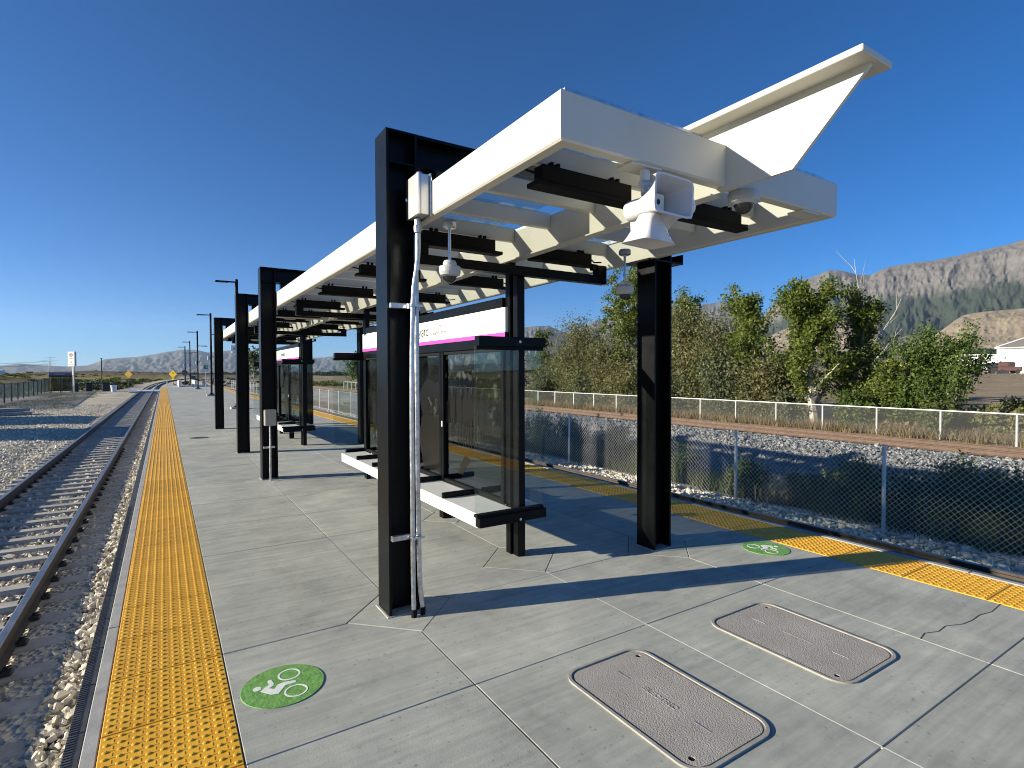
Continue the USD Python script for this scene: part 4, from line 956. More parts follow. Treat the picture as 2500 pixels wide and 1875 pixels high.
# ------------------------------------------------------------------ far left: small shelter, pylon sign, pole, cabinets, bin, sleepers
t = thing('bus_shelter', 'small far bus shelter with purple header at the edge of the stone yard', 'shelter', loc=(-12.2, 99, 0))
for x in (-1.15, 0, 1.15):
    for y in (-.7, .7): obj('post', MB().box(x - .05, x + .05, y - .05, y + .05, -.85, 1.45, .01), 'dark_steel', t)
for z in (-.55, 1.40): obj('rail', MB().box(-1.15, 1.15, -.74, -.68, z, z + .09, .01).box(-1.15, 1.15, .68, .74, z, z + .09, .01), 'dark_steel', t)
for x in (-.575, .575): obj('glass', MB().box(x - .5, x + .5, .69, .70, -.45, 1.38), 'far_glass', t)
obj('roof', MB().box(-1.3, 1.3, -.9, .9, 1.49, 1.60, .02), 'dark_steel', t)
hd = obj('header', MB().box(-1.2, 1.25, -.85, -.75, 1.60, 2.02, .02), 'purple', t)
obj('lettering', MB().box(-.6, .5, -.856, -.851, 1.74, 1.84), 'letter_grey', hd)
t = thing('pylon_sign', 'tall white station pylon sign with red and blue bars on white legs', 'sign', loc=(-11.15, 101.1, 0), rz=math.radians(-40))
pn = obj('panel', MB().box(-.60, .50, -.14, .14, 2.90, 5.04, .02), 'sign_white', t)
obj('side', MB().box(.50, .53, -.14, .14, 2.95, 5.05, .01), 'letter_grey', t)
obj('bar', MB().box(-.36, .28, -.147, -.141, 4.60, 4.72), 'sign_red', pn); obj('bar', MB().box(-.36, .28, -.147, -.141, 4.40, 4.50), 'sign_blue', pn)
obj('mark', MB().poly(Polygon([(-.26, 4.74), (.18, 4.74), (-.04, 4.84)]).union(Polygon([(-.26, 4.38), (.18, 4.38), (-.04, 4.28)])), 0, .006, frame((0, -.141, 0), (1, 0, 0), (0, 0, 1), (0, -1, 0))), 'sign_blue', pn)
obj('lettering', MB().box(-.30, .22, -.147, -.141, 4.06, 4.13), 'sign_blue', pn)
obj('roundel', MB().poly(Point(-.04, 3.55).buffer(.13).difference(Point(-.04, 3.55).buffer(.06)), 0, .006, frame((0, -.141, 0), (1, 0, 0), (0, 0, 1), (0, -1, 0))), 'letter_grey', pn)
obj('lettering', MB().box(-.38, .30, -.147, -.141, 3.14, 3.20), 'letter_grey', pn)
for x in (-.03, .17): obj('leg', MB().box(x, x + .13, -.06, .06, -.9, 2.92, .01), 'sign_white' if x < 0 else 'letter_grey', t)
t = thing('dark_mast', 'slim black mast rising behind the low railing', 'mast', loc=(-8.6, 111.8, 0))
obj('pole', MB().tube([(0, 0, -.9), (0, 0, 4.35)], [.09, .07], 8), 'dark_steel', t); obj('cap', MB().box(-.16, .16, -.1, .1, 4.25, 4.36, .02), 'dark_steel', t)
for x, y, w, lab in ((-11.0, 102.4, .35, 'dark utility cabinet at the foot of the pylon sign'), (-9.55, 104, .42, 'dark utility cabinet midway along the railing'), (-7.35, 102.2, .45, 'dark utility cabinet near the white bin')):
    t = thing('cabinet', lab, 'cabinet', loc=(x, y, 0)); obj('body', MB().box(-w, w, -.3, .3, -.85, .40, .03), 'dark_steel', t); obj('lid', MB().box(-w - .03, w + .03, -.33, .33, .40, .45, .01), 'black_matte', t)
t = thing('litter_bin', 'white litter bin beside the crossing at the far left', 'bin', loc=(-6.2, 98.8, 0))
obj('body', MB().lathe([(0, -.82), (.30, -.82), (.40, .05), (.42, .08)], sides=16), 'vehicle_white', t); obj('liner', MB().lathe([(.43, .02), (.44, .12), (.40, .16), (0, .10)], sides=16), 'horn_white', t)
rg = np.random.default_rng(3)
for k in range(9):
    x, y = -8.7 - .26 * (k % 5) + .1 * rg.normal(), 46.6 + .42 * (k // 5) + .25 * (k % 5)
    a = .3 + .06 * rg.normal(); c, s_ = math.cos(a), math.sin(a)
    obj('spare_tie', MB().box(-1.25, 1.25, -.12, .12, -.1, .1, .02, frame((x, y, -.68 + .21 * (k // 5)), (c, s_, 0), (-s_, c, 0), (0, 0, 1))), 'tie_concrete', label='spare grey concrete tie in the pile on the stone yard', cat='railway tie', group='spare concrete ties piled on the yard')
# grey storage containers just out of frame on the left: they throw the long shadows over the yard
for k, (x, y, lab) in enumerate(((-12.6, 43.2, 'grey steel storage container at the left edge of the yard, farther one'), (-9.7, 33.6, 'grey steel storage container at the left edge of the yard, nearer one'))):
    t = thing('storage_container', lab, 'container', loc=(x, y, 0))
    L_ = (6.1, 5.0)[k] / 2
    m = MB().box(-1.2, 1.2, -L_, L_, -.75, 1.55, .02)
    for q in range(int(L_ * 2 / .28)): m.box(-1.235, 1.235, -L_ + .1 + q * .28, -L_ + .24 + q * .28, -.6, 1.45, .01)
    obj('shell', m, 'container_grey', t)
    for sx in (-1, 1):
        for sy in (-1, 1): obj('corner_post', MB().box(sx * 1.2 - .07, sx * 1.2 + .07, sy * L_ - .07, sy * L_ + .07, -.8, 1.6, .01), 'container_grey', t)
# power line tower far left
t = thing('power_tower', 'thin grey power line tower far out on the left plain', 'pylon', loc=(-61, 452, 0))
m = MB()
for sx in (-1, 1):
    for sy in (-1, 1): m.tube([(sx * 1.6, sy * 1.6, -1), (sx * .3, sy * .3, 8.5), (sx * .15, sy * .15, 12.6)], .05, 4)
for z in np.arange(0, 8.5, 1.4):
    w = 1.6 - 1.3 * (z + 1) / 9.5; w2 = 1.6 - 1.3 * (z + 2.4) / 9.5
    for sy in (-1, 1): m.tube([(-w, sy * w, z), (w2, sy * w2, z + 1.4)], .025, 4); m.tube([(w, sy * w, z), (-w2, sy * w2, z + 1.4)], .025, 4)
obj('lattice', m, 'letter_grey', t)
for z, w in ((8.3, 3.4), (10.2, 4.2), (11.9, 3.0)): obj('cross_arm', MB().tube([(-w, 0, z), (0, 0, z + .35), (w, 0, z)], .06, 4), 'letter_grey', t)
for s in (-1, 1):
    for z, w in ((8.3, 3.3), (10.2, 4.1)):
        pts = [(s * w * .3 - 220 * u, 40 * u, z - 4 * 4.5 * u * (1 - u) - .5) for u in np.linspace(0, 1, 14)]
        obj('conductor', MB().tube(pts, .05, 3), 'dark_steel', t)

# ------------------------------------------------------------------ right: warehouses, loader, vehicles
def at(az, D): return D * math.sin(math.radians(az)), D * math.cos(math.radians(az))
x, y = at(73.98, 150.); z0 = float(ground_z(np.array([x + 5]), np.array([y]))[0]) - .3
t = thing('warehouse', 'big white ribbed warehouse with brown roof at the right edge', 'building', loc=(x, y, z0), rz=math.radians(-74.5))
Wd, Ln, Hh = 30., 40., 5.55          # local x to the right along the front, y away
obj('wall', MB().box(0, Wd, 0, Ln, 0, Hh), 'warehouse_white', t)
m = MB()
for k in range(49): m.box(.02 + .62 * k, .12 + .62 * k, -.05, .0, 0, Hh)
obj('wall_rib', m, 'warehouse_white', t)
obj('roof', MB().add([(-.3, -.3, Hh), (Wd + .3, -.3, Hh), (Wd / 2, 11., Hh + 6.6), (-.3, Ln, Hh), (Wd + .3, Ln, Hh), (Wd / 2, Ln - 11, Hh + 6.6)], [[0, 1, 2], [3, 5, 4], [0, 2, 5], [0, 5, 3], [1, 4, 5], [1, 5, 2]]), 'roof_brown', t)
obj('verge', MB().tube([(-.3, -.32, Hh + .05), (Wd / 2, 10.9, Hh + 6.7)], .16, 4), 'warehouse_white', t)
obj('gutter', MB().box(-.35, Wd + .35, -.42, -.3, Hh - .12, Hh + .10), 'warehouse_white', t)
obj('annex', MB().box(4.2, 9.5, -3., -.06, 0, 1.95), 'warehouse_cream', t); obj('annex_roof', MB().box(4.0, 9.7, -3.2, -.06, 1.95, 2.10), 'roof_brown', t)
obj('door', MB().box(5.4, 6.1, -3.05, -3.0, 0, 1.6), 'vehicle_red', t)
x, y = at(71.5, 185.); z0 = float(ground_z(np.array([x]), np.array([y]))[0]) - .3
t = thing('warehouse', 'low pale warehouse half hidden behind the right tree', 'building', loc=(x, y, z0), rz=math.radians(-73))
obj('wall', MB().box(-1.5, 14., 0, 20, 0, 4.6), 'warehouse_white', t); obj('roof', MB().box(-1.7, 14.2, -.2, 20.2, 4.6, 4.8), 'warehouse_white', t); obj('door', MB().box(3, 6, -.05, 0, 0, 3.), 'letter_grey', t)
x, y = at(66.6, 215.); z0 = float(ground_z(np.array([x]), np.array([y]))[0]) - .5
t = thing('hangar', 'tan hangar with a wide brown hipped roof behind the loader', 'building', loc=(x, y, z0), rz=math.radians(-69))
obj('wall', MB().box(0, 16, 0, 14, 0, 3.4), 'warehouse_cream', t)
obj('roof', MB().add([(-.5, -.5, 3.4), (16.5, -.5, 3.4), (16.5, 14.5, 3.4), (-.5, 14.5, 3.4), (4.5, 7, 5.7), (16.5, 7, 5.9)], [[0, 1, 5], [0, 5, 4], [3, 4, 5], [3, 5, 2], [0, 4, 3], [1, 2, 5]]), 'roof_brown', t)
for k in range(5): obj('wall_panel', MB().box(.6 + 3.1 * k, 3.2 + 3.1 * k, -.06, 0, .2, 3.1), 'warehouse_cream', t)
x, y = at(67.1, 165.); z0 = float(ground_z(np.array([x]), np.array([y]))[0])
t = thing('wheel_loader', 'yellow wheel loader in front of the tan hangar', 'loader', loc=(x, y, z0 + .1), rz=math.radians(-67))
obj('body', MB().box(-2.4, .2, -1., 1., .9, 2.1, .15).box(.2, 2.0, -.7, .7, .9, 1.6, .1), 'loader_yellow', t); obj('cab', MB().box(-.6, .7, -.7, .7, 2.1, 3.3, .12), 'loader_yellow', t)
obj('cab_glass', MB().box(-.5, .6, -.73, .73, 2.3, 3.1), 'vehicle_dark', t)
for xx in (-1.5, 1.5): obj('wheel', MB().tube([(xx, -1.15, .75), (xx, -.65, .75)], .78, 16).tube([(xx, .65, .75), (xx, 1.15, .75)], .78, 16), 'tyre', t)
obj('boom', MB().tube([(1.2, 0, 1.6), (3.4, 0, 1.2)], .18, 6), 'loader_yellow', t); obj('bucket', MB().box(3.3, 4.3, -1.3, 1.3, .4, 1.3, .1), 'loader_yellow', t)
obj('spoil_heap', MB().mesh(trimesh.util.concatenate([trimesh.creation.icosphere(3)])), 'spoil', None, label='dark heap of spoil in front of the yellow loader', cat='heap')
hp = stage.GetPrimAtPath('/World/spoil_heap'); a_ = UsdGeom.Mesh(hp); V = np.array(a_.GetPointsAttr().Get()); V = V * (1 + .25 * (meshkit.fbm(V * 2.2, 4, 3)[:, None] - .5)) * [5.0, 2.4, 1.7]; x, y = at(67.0, 150.)
a_.GetPointsAttr().Set(Vt.Vec3fArray.FromNumpy(V.astype(np.float32))); c_, s_ = math.cos(math.radians(-67)), math.sin(math.radians(-67))
V2 = np.c_[V[:, 0] * c_ - V[:, 1] * s_ + x, V[:, 0] * s_ + V[:, 1] * c_ + y, V[:, 2] + float(ground_z(np.array([x]), np.array([y]))[0])]; a_.GetPointsAttr().Set(Vt.Vec3fArray.FromNumpy(V2.astype(np.float32)))
def vehicle(az, D, look, label, L_=4.6, H_=1.7, rz=-70, cat='truck', box=False):
    x, y = at(az, D); z0 = float(ground_z(np.array([x]), np.array([y]))[0])
    t = thing('parked_vehicle', label, cat, loc=(x, y, z0), rz=math.radians(rz))
    obj('body', MB().box(-L_ / 2, L_ / 2, -.9, .9, .45, H_ * .58, .12), look, t)
    obj('cab', MB().box(-L_ * .12 if not box else -L_ / 2, L_ * .25 if not box else L_ * .2, -.85, .85, H_ * .55, H_, .14), look, t)
    obj('window', MB().box(-L_ * .08, L_ * .21, -.87, .87, H_ * .64, H_ * .92), 'vehicle_dark', t)
    for xx in (-L_ * .32, L_ * .32): obj('wheel', MB().tube([(xx, -.92, .38), (xx, .92, .38)], .38, 14), 'tyre', t)
vehicle(73.0, 146, 'vehicle_white', 'white truck parked left of the big warehouse', 5.2, 2.1)
vehicle(72.4, 143, 'vehicle_red', 'dark reddish car parked beside the white truck', 4.4, 1.5, cat='car')
vehicle(74.35, 143, 'vehicle_dark', 'dark vehicle parked against the big warehouse wall', 4.6, 2.1, cat='car', box=True)
vehicle(74.75, 142, 'vehicle_red', 'brownish machine parked right of the dark vehicle', 3.4, 2.2, cat='car', box=True)
# town specks on the bench: far houses
m = MB(); rg = np.random.default_rng(9)
for k in range(150):
    az, D = rg.uniform(58, 72), rg.uniform(2300, 4200); x, y = at(az, D); z = float(ground_z(np.array([x]), np.array([y]))[0]); s = rg.uniform(5, 11)
    m.box(x - s, x + s, y - s, y + s, z - 1, z + rg.uniform(4, 7))
obj('far_houses', m, 'warehouse_white', label='scatter of pale house specks at the foot of the tan hills', cat='houses', kind='stuff')
# ------------------------------------------------------------------ trees and bushes: trunk, limbs and leaf by leaf crowns
def leaves(C, size, rng, flat=.0):
    n = len(C); a = rng.normal(size=(n, 3)); a[:, 2] *= (1 - flat); a /= np.linalg.norm(a, axis=1, keepdims=True)
    b = rng.normal(size=(n, 3)); b -= a * (a * b).sum(1, keepdims=True); b /= np.linalg.norm(b, axis=1, keepdims=True)
    s = size * rng.uniform(.6, 1.35, (n, 1))
    v = np.stack([C - a * s, C + b * s * .55, C + a * s, C - b * s * .55], 1).reshape(-1, 3)
    k = np.arange(n)[:, None] * 4
    return v, np.vstack([k + [0, 1, 2], k + [0, 2, 3]])
def limb(m, p, d, L, r, rng, n=6, up=.25, wob=.18, tip=.25):
    P = [np.array(p, float)]; d = np.array(d, float)
    for i in range(n):
        d = d + rng.normal(size=3) * wob + np.array([0, 0, up]) * .35; d /= np.linalg.norm(d); P.append(P[-1] + d * L / n)
    P = np.array(P); m.tube(P, np.linspace(r, r * tip, n + 1), 6); return P, d
def cottonwood(label, x, y, h, w, seed, leafn=9000, leaf=.085, look='leaf_cottonwood', lean=0., low=.22, bark='bark', name='cottonwood_tree', group=None, stems=1):
    rng = np.random.default_rng(seed); z = float(ground_z(np.array([x]), np.array([y]))[0])
    t = thing(name, label, 'tree', group, (x, y, z - .1))
    mt = MB(); mb = MB(); cl = []
    for st in range(stems):
        a0 = rng.uniform(0, 6.28); tp, td = limb(mt, (.3 * math.cos(a0) * (stems > 1), .3 * math.sin(a0) * (stems > 1), 0), (lean + .22 * math.cos(a0) * (stems > 1), .22 * math.sin(a0) * (stems > 1), 1), h * .92, .032 * h * (.8 if stems > 1 else 1), rng, 9, .3, .07, .12)
        nl = int(17 / stems) + 3
        for k in range(nl):
            f = low + (1 - low) * (k + rng.uniform(0, .8)) / nl; i = f * 9; i0 = min(int(i), 8); p = tp[i0] * (1 - i + i0) + tp[i0 + 1] * (i - i0)
            a = k * 2.4 + rng.uniform(-.5, .5); L = w * (1.12 - .5 * f) * rng.uniform(.7, 1.25)
            q, d = limb(mb, p, (math.cos(a), math.sin(a), .55 + .5 * f), L, .0135 * h * (1.15 - f), rng, 6, .45, .16)
            for j in range(2, 7):
                s = rng.uniform(.14, .34) * (1.1 - .08 * j); cl.append((q[j], s, 1.))
                if rng.uniform() < .75:
                    q2, _ = limb(mb, q[j], np.r_[rng.normal(size=2), .6], L * .42, .0035 * h, rng, 4, .3, .25); cl += [(q2[2], .24, .8), (q2[4], .26, 1.)]
        cl += [(tp[-1], .3, 1.), (tp[-2], .34, 1.)]
    wt = np.array([c[2] * c[1] ** 2 for c in cl]); cnt = rng.multinomial(int(leafn * .8), wt / wt.sum())
    C = np.vstack([c[0] + rng.normal(size=(n, 3)) * c[1] * .82 * [1, 1, .8] for c, n in zip(cl, cnt)])
    C = C[C[:, 2] > h * low * .5]
    obj('trunk', mt, bark, t); obj('limbs', mb, bark, t); obj('crown', leaves(C, leaf, rng), look, t)
    return t
def bush(label, x, y, h, w, seed, leafn=5000, leaf=.06, look='leaf_olive', name='olive_bush', cat='bush', group=None, flowers=0, elong=1., dome=1.):
    rng = np.random.default_rng(seed); z = float(ground_z(np.array([x]), np.array([y]))[0])
    t = thing(name, label, cat, group, (x, y, z - .05)); mb = MB(); cl = []
    nb = int(16 + 7 * w)
    for k in range(nb):
        a = rng.uniform(0, 6.28); tl = rng.uniform(.05, 1.15); d = np.array([math.cos(a) * tl, math.sin(a) * tl * elong, rng.uniform(.7, 1.2) * (1.25 - .5 * tl)])
        r = np.array([w, w * elong, h]); e = d * r / np.linalg.norm(d) * rng.uniform(.72, 1.05)
        q, dd = limb(mb, (rng.normal() * .12 * w, rng.normal() * .12 * w * elong, 0), e, np.linalg.norm(e), .009 * h + .006, rng, 5, .05, .12)
        for j in (2, 3, 4, 5): cl.append((q[j], (.13 + .06 * j / 5) * h * .72, 1.0))
        cl.append((q[5] + rng.normal(size=3) * .08 * h, .10 * h, .7)); cl.append((q[3] * [1, 1, .5], .16 * h, .8))
    wt = np.array([c[2] * c[1] ** 2 for c in cl]); cnt = rng.multinomial(leafn, wt / wt.sum())
    C = np.vstack([c[0] + rng.normal(size=(n, 3)) * c[1] * .6 for c, n in zip(cl, cnt)]); C = C[C[:, 2] > .02]
    obj('stems', mb, 'bark_dark', t); obj('crown', leaves(C, leaf, rng), look, t)
    if flowers:
        top = C[C[:, 2] > np.quantile(C[:, 2], .70)]; Q = top[rng.integers(0, len(top), flowers)] + rng.normal(size=(flowers, 3)) * .02 + [0, 0, .03]
        obj('flowers', leaves(Q, leaf * .7, rng), 'flower_yellow', t, kind='stuff')
    return t
cottonwood('tall leaning cottonwood half hidden behind the right portal column, bare branch on its left', 29.6, 30.0, 9.9, 4.2, 1, 24000, leaf=.095, lean=.02, low=.24)
cottonwood('slim cottonwood sprig rising just right of the portal column', 30.5, 25.8, 8.2, 2.0, 2, 9000, low=.35)
cottonwood('upright green cottonwood left of the tallest right-hand tree', 30, 20.3, 7.3, 2.1, 3, 20000, leaf=.08, low=.10)
cottonwood('cottonwood with pale forked trunk standing right at the far fence', 28.2, 15.35, 7.0, 2.2, 4, 24000, leaf=.08, low=.16)
cottonwood('yellowish cottonwood leaning against the bare dead one', 30.2, 14.3, 6.5, 1.8, 5, 13000, leaf=.08, low=.15)
cottonwood('dark green young cottonwood in front of the warehouses, rightmost tree', 30, 10.55, 4.0, 2.1, 6, 19000, leaf=.07, look='leaf_green', low=.06, stems=3)
cottonwood('low yellow green cottonwood scrub left of the rightmost tree', 29.6, 13.1, 3.1, 1.3, 7, 5200, leaf=.075, low=.08, stems=2)
cottonwood('narrow dark green tree left of the portal column, farther back', 33, 45.6, 7.2, 1.5, 8, 9000, look='leaf_green', low=.1)
cottonwood('round green tree far behind the glass of the near shelter', 31, 103, 5.4, 2.8, 9, 6000, leaf=.14, look='leaf_green', low=.08)
cottonwood('green tree far off, left of the farthest portal frame', 38, 300, 12., 7., 10, 5000, leaf=.4, look='leaf_green', low=.05)
OB = [(29.5, 35.6, 6.9, 2.3, 'leaf_olive', 'tall pale olive bush left of the right portal column', 22000), (31.5, 40.5, 4.8, 2.2, 'leaf_bluegrey', 'grey green olive bush beside the narrow dark tree', 11000),
      (29, 31.6, 5.2, 2.1, 'leaf_olive', 'pale olive bush at the foot of the tall leaning cottonwood', 15000), (29.2, 46.5, 4.4, 2.4, 'leaf_bluegrey', 'grey green bush seen through the end pane of the near shelter', 10000),
      (29.8, 24.6, 6.4, 2.1, 'leaf_olive', 'tall pale olive bush just right of the portal column', 20000), (29.8, 22.5, 6.0, 2.0, 'leaf_olive', 'pale olive bush left of the upright cottonwood', 19000),
      (28.6, 26.9, 4.4, 1.8, 'leaf_bluegrey', 'low grey green bush behind the portal column', 10000), (28.4, 21.2, 4.0, 1.8, 'leaf_bluegrey', 'low grey green bush at the foot of the upright cottonwood', 10000),
      (28.6, 18.6, 3.6, 1.7, 'leaf_olive', 'low olive bush between the two tallest right-hand trees', 9000), (30.5, 17.9, 3.9, 1.6, 'leaf_olive', 'olive bush behind the gap between the two tallest right-hand trees', 9000), (31.5, 13.0, 3.0, 1.6, 'leaf_cottonwood', 'leafy bush behind the bare dead tree', 8000), (31, 28.5, 5.6, 2.2, 'leaf_olive', 'olive bush behind the tall leaning cottonwood', 13000), (31.5, 38.2, 4.6, 2.0, 'leaf_olive', 'olive bush between the tall pale one and the narrow dark tree', 10000), (32, 43.0, 4.2, 2.0, 'leaf_olive', 'olive bush right of the narrow dark tree, farther back', 9000), (29.6, 11.9, 2.5, 1.3, 'leaf_green', 'low dark green bush below the yellow loader', 6000),
      (29.4, 55, 4.4, 2.8, 'leaf_bluegrey', 'broad grey green bush farther along the far fence', 9000), (30, 66, 4.0, 2.8, 'leaf_olive', 'broad olive bush well down the far fence', 7500),
      (31, 84, 3.2, 2.6, 'leaf_weed', 'dark green bush far down the fence behind the farther shelter', 5000), (29, 8.4, 1.4, 1.0, 'leaf_olive', 'low brownish shrub right of the rightmost tree', 3500), (31, 6.6, 1.9, 1.3, 'leaf_weed', 'dark shrub at the right edge behind the far fence', 4000), (29.4, 7.5, 1.3, .9, 'grass_field', 'yellowish shrub between the rightmost tree and the right edge', 3500), (33, 8.6, 1.5, 1.2, 'leaf_olive', 'brown olive shrub on the bank right of the rightmost tree', 3500),
      (28.2, 16.6, 1.7, 1.2, 'leaf_bluegrey', 'small grey bush left of the forked pale trunk', 4500), (28.3, 13.4, 1.8, 1.3, 'leaf_green', 'small green bush right of the forked pale trunk', 4500), (28.1, 24.2, 2.6, 1.5, 'leaf_bluegrey', 'small grey bush at the foot of the utility pole', 5500),
      (28.2, 33.8, 2.8, 1.7, 'leaf_bluegrey', 'small grey bush by the fence left of the portal column', 6000), (28.3, 38.6, 3.0, 1.8, 'leaf_bluegrey', 'small grey bush by the fence near the narrow dark tree', 6000), (28.3, 10.0, 1.5, 1.1, 'leaf_weed', 'small weedy bush under the rightmost tree', 4000), (28.4, 29.2, 3.2, 1.8, 'leaf_olive', 'small olive bush at the base of the tall cottonwood trunk', 8000)]
for k, (x, y, h, w, lk, lab, n) in enumerate(OB): bush(lab, x, y, h, w, 60 + k, int(n * 1.25), .078 if y < 50 else .1, lk)
# the dead tree
rng = np.random.default_rng(77); x, y = 30.4, 13.75; z = float(ground_z(np.array([x]), np.array([y]))[0])
t = thing('dead_tree', 'bare dead tree with pale forked branches reaching right', 'tree', None, (x, y, z - .1)); m = MB()
tp, d = limb(m, (0, 0, 0), (.02, -.05, 1), 4.2, .10, rng, 7, .2, .05, .6)
obj('trunk', m, 'bark_dark', t); m = MB()
for a, L, o in (((.2, -.55, 1.1), 3.2, 6), ((.1, -.8, .9), 2.6, 5), ((0, .1, 1.3), 4.6, 7), ((.1, -.9, .5), 2.0, 4), ((.2, .5, 1.), 1.6, 6)):
    q, d = limb(m, tp[o], a, L, .045, rng, 6, .12, .10, .2)
    for j in (2, 3, 4, 5):
        q2, _ = limb(m, q[j], np.array(a) + rng.normal(size=3) * .5, L * .35, .018, rng, 4, .1, .15, .2)
obj('limbs', m, 'bark', t)
m = MB(); q, _ = limb(m, (29.3, 29.6, 5.9), (-.45, .75, .5), 2.6, .05, np.random.default_rng(5), 6, .0, .10, .2)
for j in (3, 4, 5): limb(m, q[j], (-.5, .7, .1 * j - .3), .9, .018, np.random.default_rng(j), 4, 0, .15, .2)
obj('bare_branch', m, 'bark', stage.GetPrimAtPath('/World/cottonwood_tree') and UsdGeom.Xform(stage.GetPrimAtPath('/World/cottonwood_tree')) if False else None, label='bare grey branch arching left out of the tall leaning cottonwood', cat='branch')
t = thing('utility_pole', 'short wooden utility pole among the olive bushes', 'pole', loc=(28.9, 24.75, -.9))
obj('pole', MB().tube([(0, 0, 0), (0, 0, 5.9)], [.11, .085], 8), 'pole_wood', t); obj('cross_arm', MB().box(-.05, .05, -.55, .55, 5.45, 5.55, .01), 'pole_wood', t)

# ditch bushes with yellow flowers, between the near fence and the stone bank
RB = [(12.2, 5.3, 1.35, .8, 90, 'yellow flowering bush right behind the second fence post'), (12.6, 4.2, 1.45, .9, 70, 'dark bush with yellow flowers left of the right edge'), (13.0, 3.1, 1.5, 1.0, 60, 'wide dark flowering bush at the right edge, nearest the fence'),
      (14.2, 4.4, 1.5, .9, 60, 'flowering bush in the shadow on the stone bank'), (14.4, 3.2, 1.5, 1.0, 50, 'flowering bush at the right edge, farther up the bank'), (13.4, 6.35, 1.35, .75, 330, 'brightest yellow flowering bush in the sun on the bank'),
      (11.6, 12.3, 1.5, .7, 40, 'green bush left of the right portal column'), (12.0, 10.6, 1.3, .7, 30, 'green bush hidden mostly by the right portal column'), (11.8, 14.8, 1.5, .8, 20, 'green bush seen past the near shelter pane'),
      (12.4, 17.3, 1.7, 1.0, 0, 'tall green bush behind the near shelter glass'), (13.2, 20.8, 1.6, 1.1, 0, 'broad green bush farther down the ditch'), (12.4, 1.6, 1.4, .8, 50, 'dark flowering bush beyond the right edge of view'), (12.8, 25.5, 1.5, 1.2, 0, 'broad dusty bush far down the ditch'),
      (11.5, 3.5, 1.0, .5, 25, 'small flowering bush low against the near fence'), (11.3, 7.7, .9, .4, 0, 'slim green bush behind the first fence post right of the portal column'), (12.4, 13.4, 1.2, .8, 30, 'flowering bush behind the green bushes left of the portal column'), (11.7, 6.4, 1.0, .5, 0, 'feathery green bush between the first two fence posts')]
for k, (x, y, h, w, fl, lab) in enumerate(RB): bush(lab, x, y, h, w, 120 + k, int(4200 + 4200 * w), .036, 'leaf_weed', 'rabbitbrush', 'bush', None, fl * 3, 1.25)
# grass and weeds nobody could count
def blades(pts, h, w, rng, look, name, label, lean=.35):
    n = len(pts); a = rng.uniform(0, 6.28, n); d = np.c_[np.cos(a), np.sin(a), np.zeros(n)]; hh = h * rng.uniform(.4, 1.2, (n, 1)); ln = rng.normal(size=(n, 2)) * lean
    tip = pts + np.c_[ln * hh, hh[:, 0]]; mid = pts + np.c_[ln * hh * .35, hh[:, 0] * .6]
    v = np.stack([pts - d * w, pts + d * w, mid + d * w * .7, mid - d * w * .7, tip], 1).reshape(-1, 3); k = np.arange(n)[:, None] * 5
    obj(name, (v, np.vstack([k + [0, 1, 2], k + [0, 2, 3], k + [3, 2, 4]])), look, label=label, cat='grass', kind='stuff')
def tufts(x0, x1, y0, y1, n, per, rng, s=.12):
    c = np.c_[rng.uniform(x0, x1, n), rng.uniform(y0, y1, n)]; p = np.repeat(c, per, 0) + rng.normal(size=(n * per, 2)) * s
    return np.c_[p, ground_z(p[:, 0], p[:, 1]) - .02]
rng = np.random.default_rng(31)
blades(np.vstack([tufts(25.9, 28.6, -8, 62, 1700, 14, rng, .2), tufts(28, 34, 2, 40, 300, 12, rng, .25)]), .50, .012, rng, 'grass_dry', 'dry_grass', 'tall dry straw-coloured grass along the far fence')
blades(np.vstack([tufts(10.4, 12.2, 1, 22, 240, 16, rng, .1), tufts(11.5, 15.6, 2, 26, 420, 14, rng, .14)]), .50, .008, rng, 'leaf_weed', 'ditch_weeds', 'green weeds and grass in the ditch behind the near fence', .3)
blades(np.vstack([tufts(10.9, 15.4, 2, 30, 260, 12, rng, .14)]), .45, .007, rng, 'grass_dry', 'ditch_straw', 'dry grass stalks in the ditch behind the near fence', .3)
a = tufts(-11.5, -6.5, 50, 94, 160, 14, rng, .25); blades(a, .18, .015, rng, 'leaf_weed', 'yard_weeds', 'low green weeds on the far stone yard', .5)
a = np.vstack([tufts(-60, -14.5, 70, 170, 1500, 12, rng, .5), tufts(-45, -6, 112, 165, 800, 12, rng, .4)]); blades(a, .55, .07, rng, 'grass_field', 'field_grass', 'yellow green scrub grass on the left plain', .45)
# scrub on the left plain, clump by clump but far too many to count
def scrub(name, pts, size, look, label, seed):
    r = np.random.default_rng(seed); pi = UsdGeom.PointInstancer.Define(stage, f'/World/{name}'); tg = []
    for k in range(3):
        C = r.normal(size=(150, 3)); C /= np.linalg.norm(C, axis=1, keepdims=True); C *= r.uniform(.35, 1, (150, 1)); C[:, 2] = np.abs(C[:, 2]) * .75
        tg.append(usdkit.mesh(stage, f'/World/{name}/clump_{k:03d}', leaves(C, .16, r), MAT[look]).GetPath())
    n = len(pts); pi.CreatePrototypesRel().SetTargets(tg); pi.CreateProtoIndicesAttr(Vt.IntArray.FromNumpy(r.integers(0, 3, n).astype(np.int32)))
    pi.CreatePositionsAttr(Vt.Vec3fArray.FromNumpy(pts.astype(np.float32))); s = size * r.lognormal(0, .35, n)
    pi.CreateScalesAttr(Vt.Vec3fArray.FromNumpy(np.c_[s, s, s * .8].astype(np.float32))); h = r.uniform(0, math.pi, n)
    pi.CreateOrientationsAttr(Vt.QuathArray([Gf.Quath(float(math.cos(q)), 0., 0., float(math.sin(q))) for q in h])); tag(pi, label, 'scrub', kind='stuff')
def region(fx, n):
    p = fx(n); return np.c_[p, ground_z(p[:, 0], p[:, 1])]
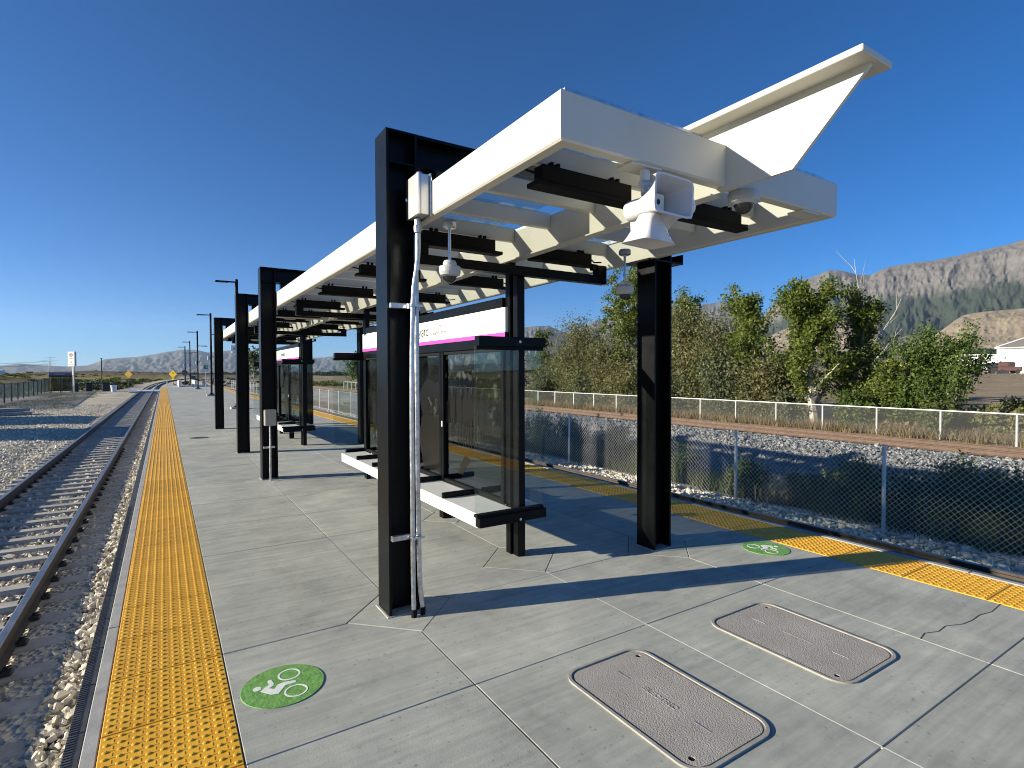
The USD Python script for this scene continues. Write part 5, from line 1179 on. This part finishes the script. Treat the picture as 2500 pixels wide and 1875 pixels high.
rng = np.random.default_rng(41)
q_ = np.c_[rng.uniform(-30, 26, 420), rng.uniform(112, 330, 420)]; xt = np.maximum(q_[:, 1] - 105, 0) ** 2 / 3000; q_ = q_[(np.abs(q_[:, 0] + 2.06 - xt) > 4.5) & (np.abs(q_[:, 0] - 8.1 - xt) > 4)]
scrub('trackside_scrub', np.c_[q_, ground_z(q_[:, 0], q_[:, 1])], .7, 'leaf_far', 'dark green scrub on both sides of the curving tracks', 7)
scrub('field_scrub', region(lambda n: np.c_[rng.uniform(-95, -13, n), rng.uniform(108, 240, n)], 900), .75, 'grass_field', 'yellow flowering scrub over the left plain', 1)
scrub('dark_scrub', np.vstack([region(lambda n: np.c_[rng.uniform(-14, -6.5, n), rng.uniform(108, 165, n)], 130), region(lambda n: np.c_[rng.uniform(-80, -15, n), rng.uniform(100, 230, n)], 160)]), .85, 'leaf_far', 'dark scrub bushes beside the curving track and on the plain', 2)
scrub('distant_trees', np.vstack([region(lambda n: np.c_[rng.uniform(-520, 260, n), rng.uniform(900, 1500, n)], 420), region(lambda n: np.c_[rng.uniform(-75, -47, n), rng.uniform(720, 745, n)], 60), region(lambda n: np.c_[rng.uniform(120, 420, n), rng.uniform(500, 1100, n)], 300)]), 5.2, 'leaf_far', 'dark line of far trees across the plain', 3)
b_ = rng.uniform(62, 74, 800); d_ = rng.uniform(1500, 4200, 800); q_ = np.c_[np.sin(np.radians(b_)) * d_, np.cos(np.radians(b_)) * d_]
scrub('bench_trees', np.c_[q_, ground_z(q_[:, 0], q_[:, 1])], 14., 'leaf_far', 'dark trees among the far houses below the hills', 4)
b_ = np.r_[rng.uniform(27, 40, 120), rng.uniform(33, 50, 90)]; q_ = np.c_[b_, np.r_[rng.uniform(60, 200, 120), rng.uniform(38, 60, 90)]]
b2 = np.c_[rng.uniform(28, 52, 420), rng.uniform(-6, 15, 420)]; scrub('bank_brush', np.c_[b2, ground_z(b2[:, 0], b2[:, 1])], .45, 'grass_dry', 'brown brush on the bank at the right edge', 6)
scrub('fence_scrub', np.c_[q_, ground_z(q_[:, 0], q_[:, 1])], .8, 'leaf_weed', 'brushwood behind the far fence in the distance', 5)
# far sheds on the plain
for x, y, w, h, lab in ((-260, 1250, 30, 8, 'long white far shed at the left edge of the plain'), (-95, 760, 9, 3.2, 'small pale far shed left of the pylon sign'), (-70, 800, 8, 2.6, 'small pale far shed right of the pylon sign')):
    t = thing('far_shed', lab, 'building', loc=(x, y, -1)); obj('wall', MB().box(-w, w, -6, 6, 0, h), 'warehouse_white', t); obj('roof', MB().add([(-w, -6.5, h), (w, -6.5, h), (w, 6.5, h), (-w, 6.5, h), (-w, 0, h * 1.3), (w, 0, h * 1.3)], [[0, 1, 5], [0, 5, 4], [3, 4, 5], [3, 5, 2], [0, 4, 3], [1, 2, 5]]), 'warehouse_white', t)

# ------------------------------------------------------------------ the air
usdkit.material(stage, '/World/Looks/air', {'v': ('principled_volume', {'color': (.62, .78, 1.), 'density': 1.9e-5, 'anisotropy': .2})}, [], volume='v.volume')
MAT['air'] = UsdShade.Material.Get(stage, '/World/Looks/air')
obj('haze', MB().box(-24000, 24000, -24000, 24000, -8, 1800), 'air', kind='stuff')
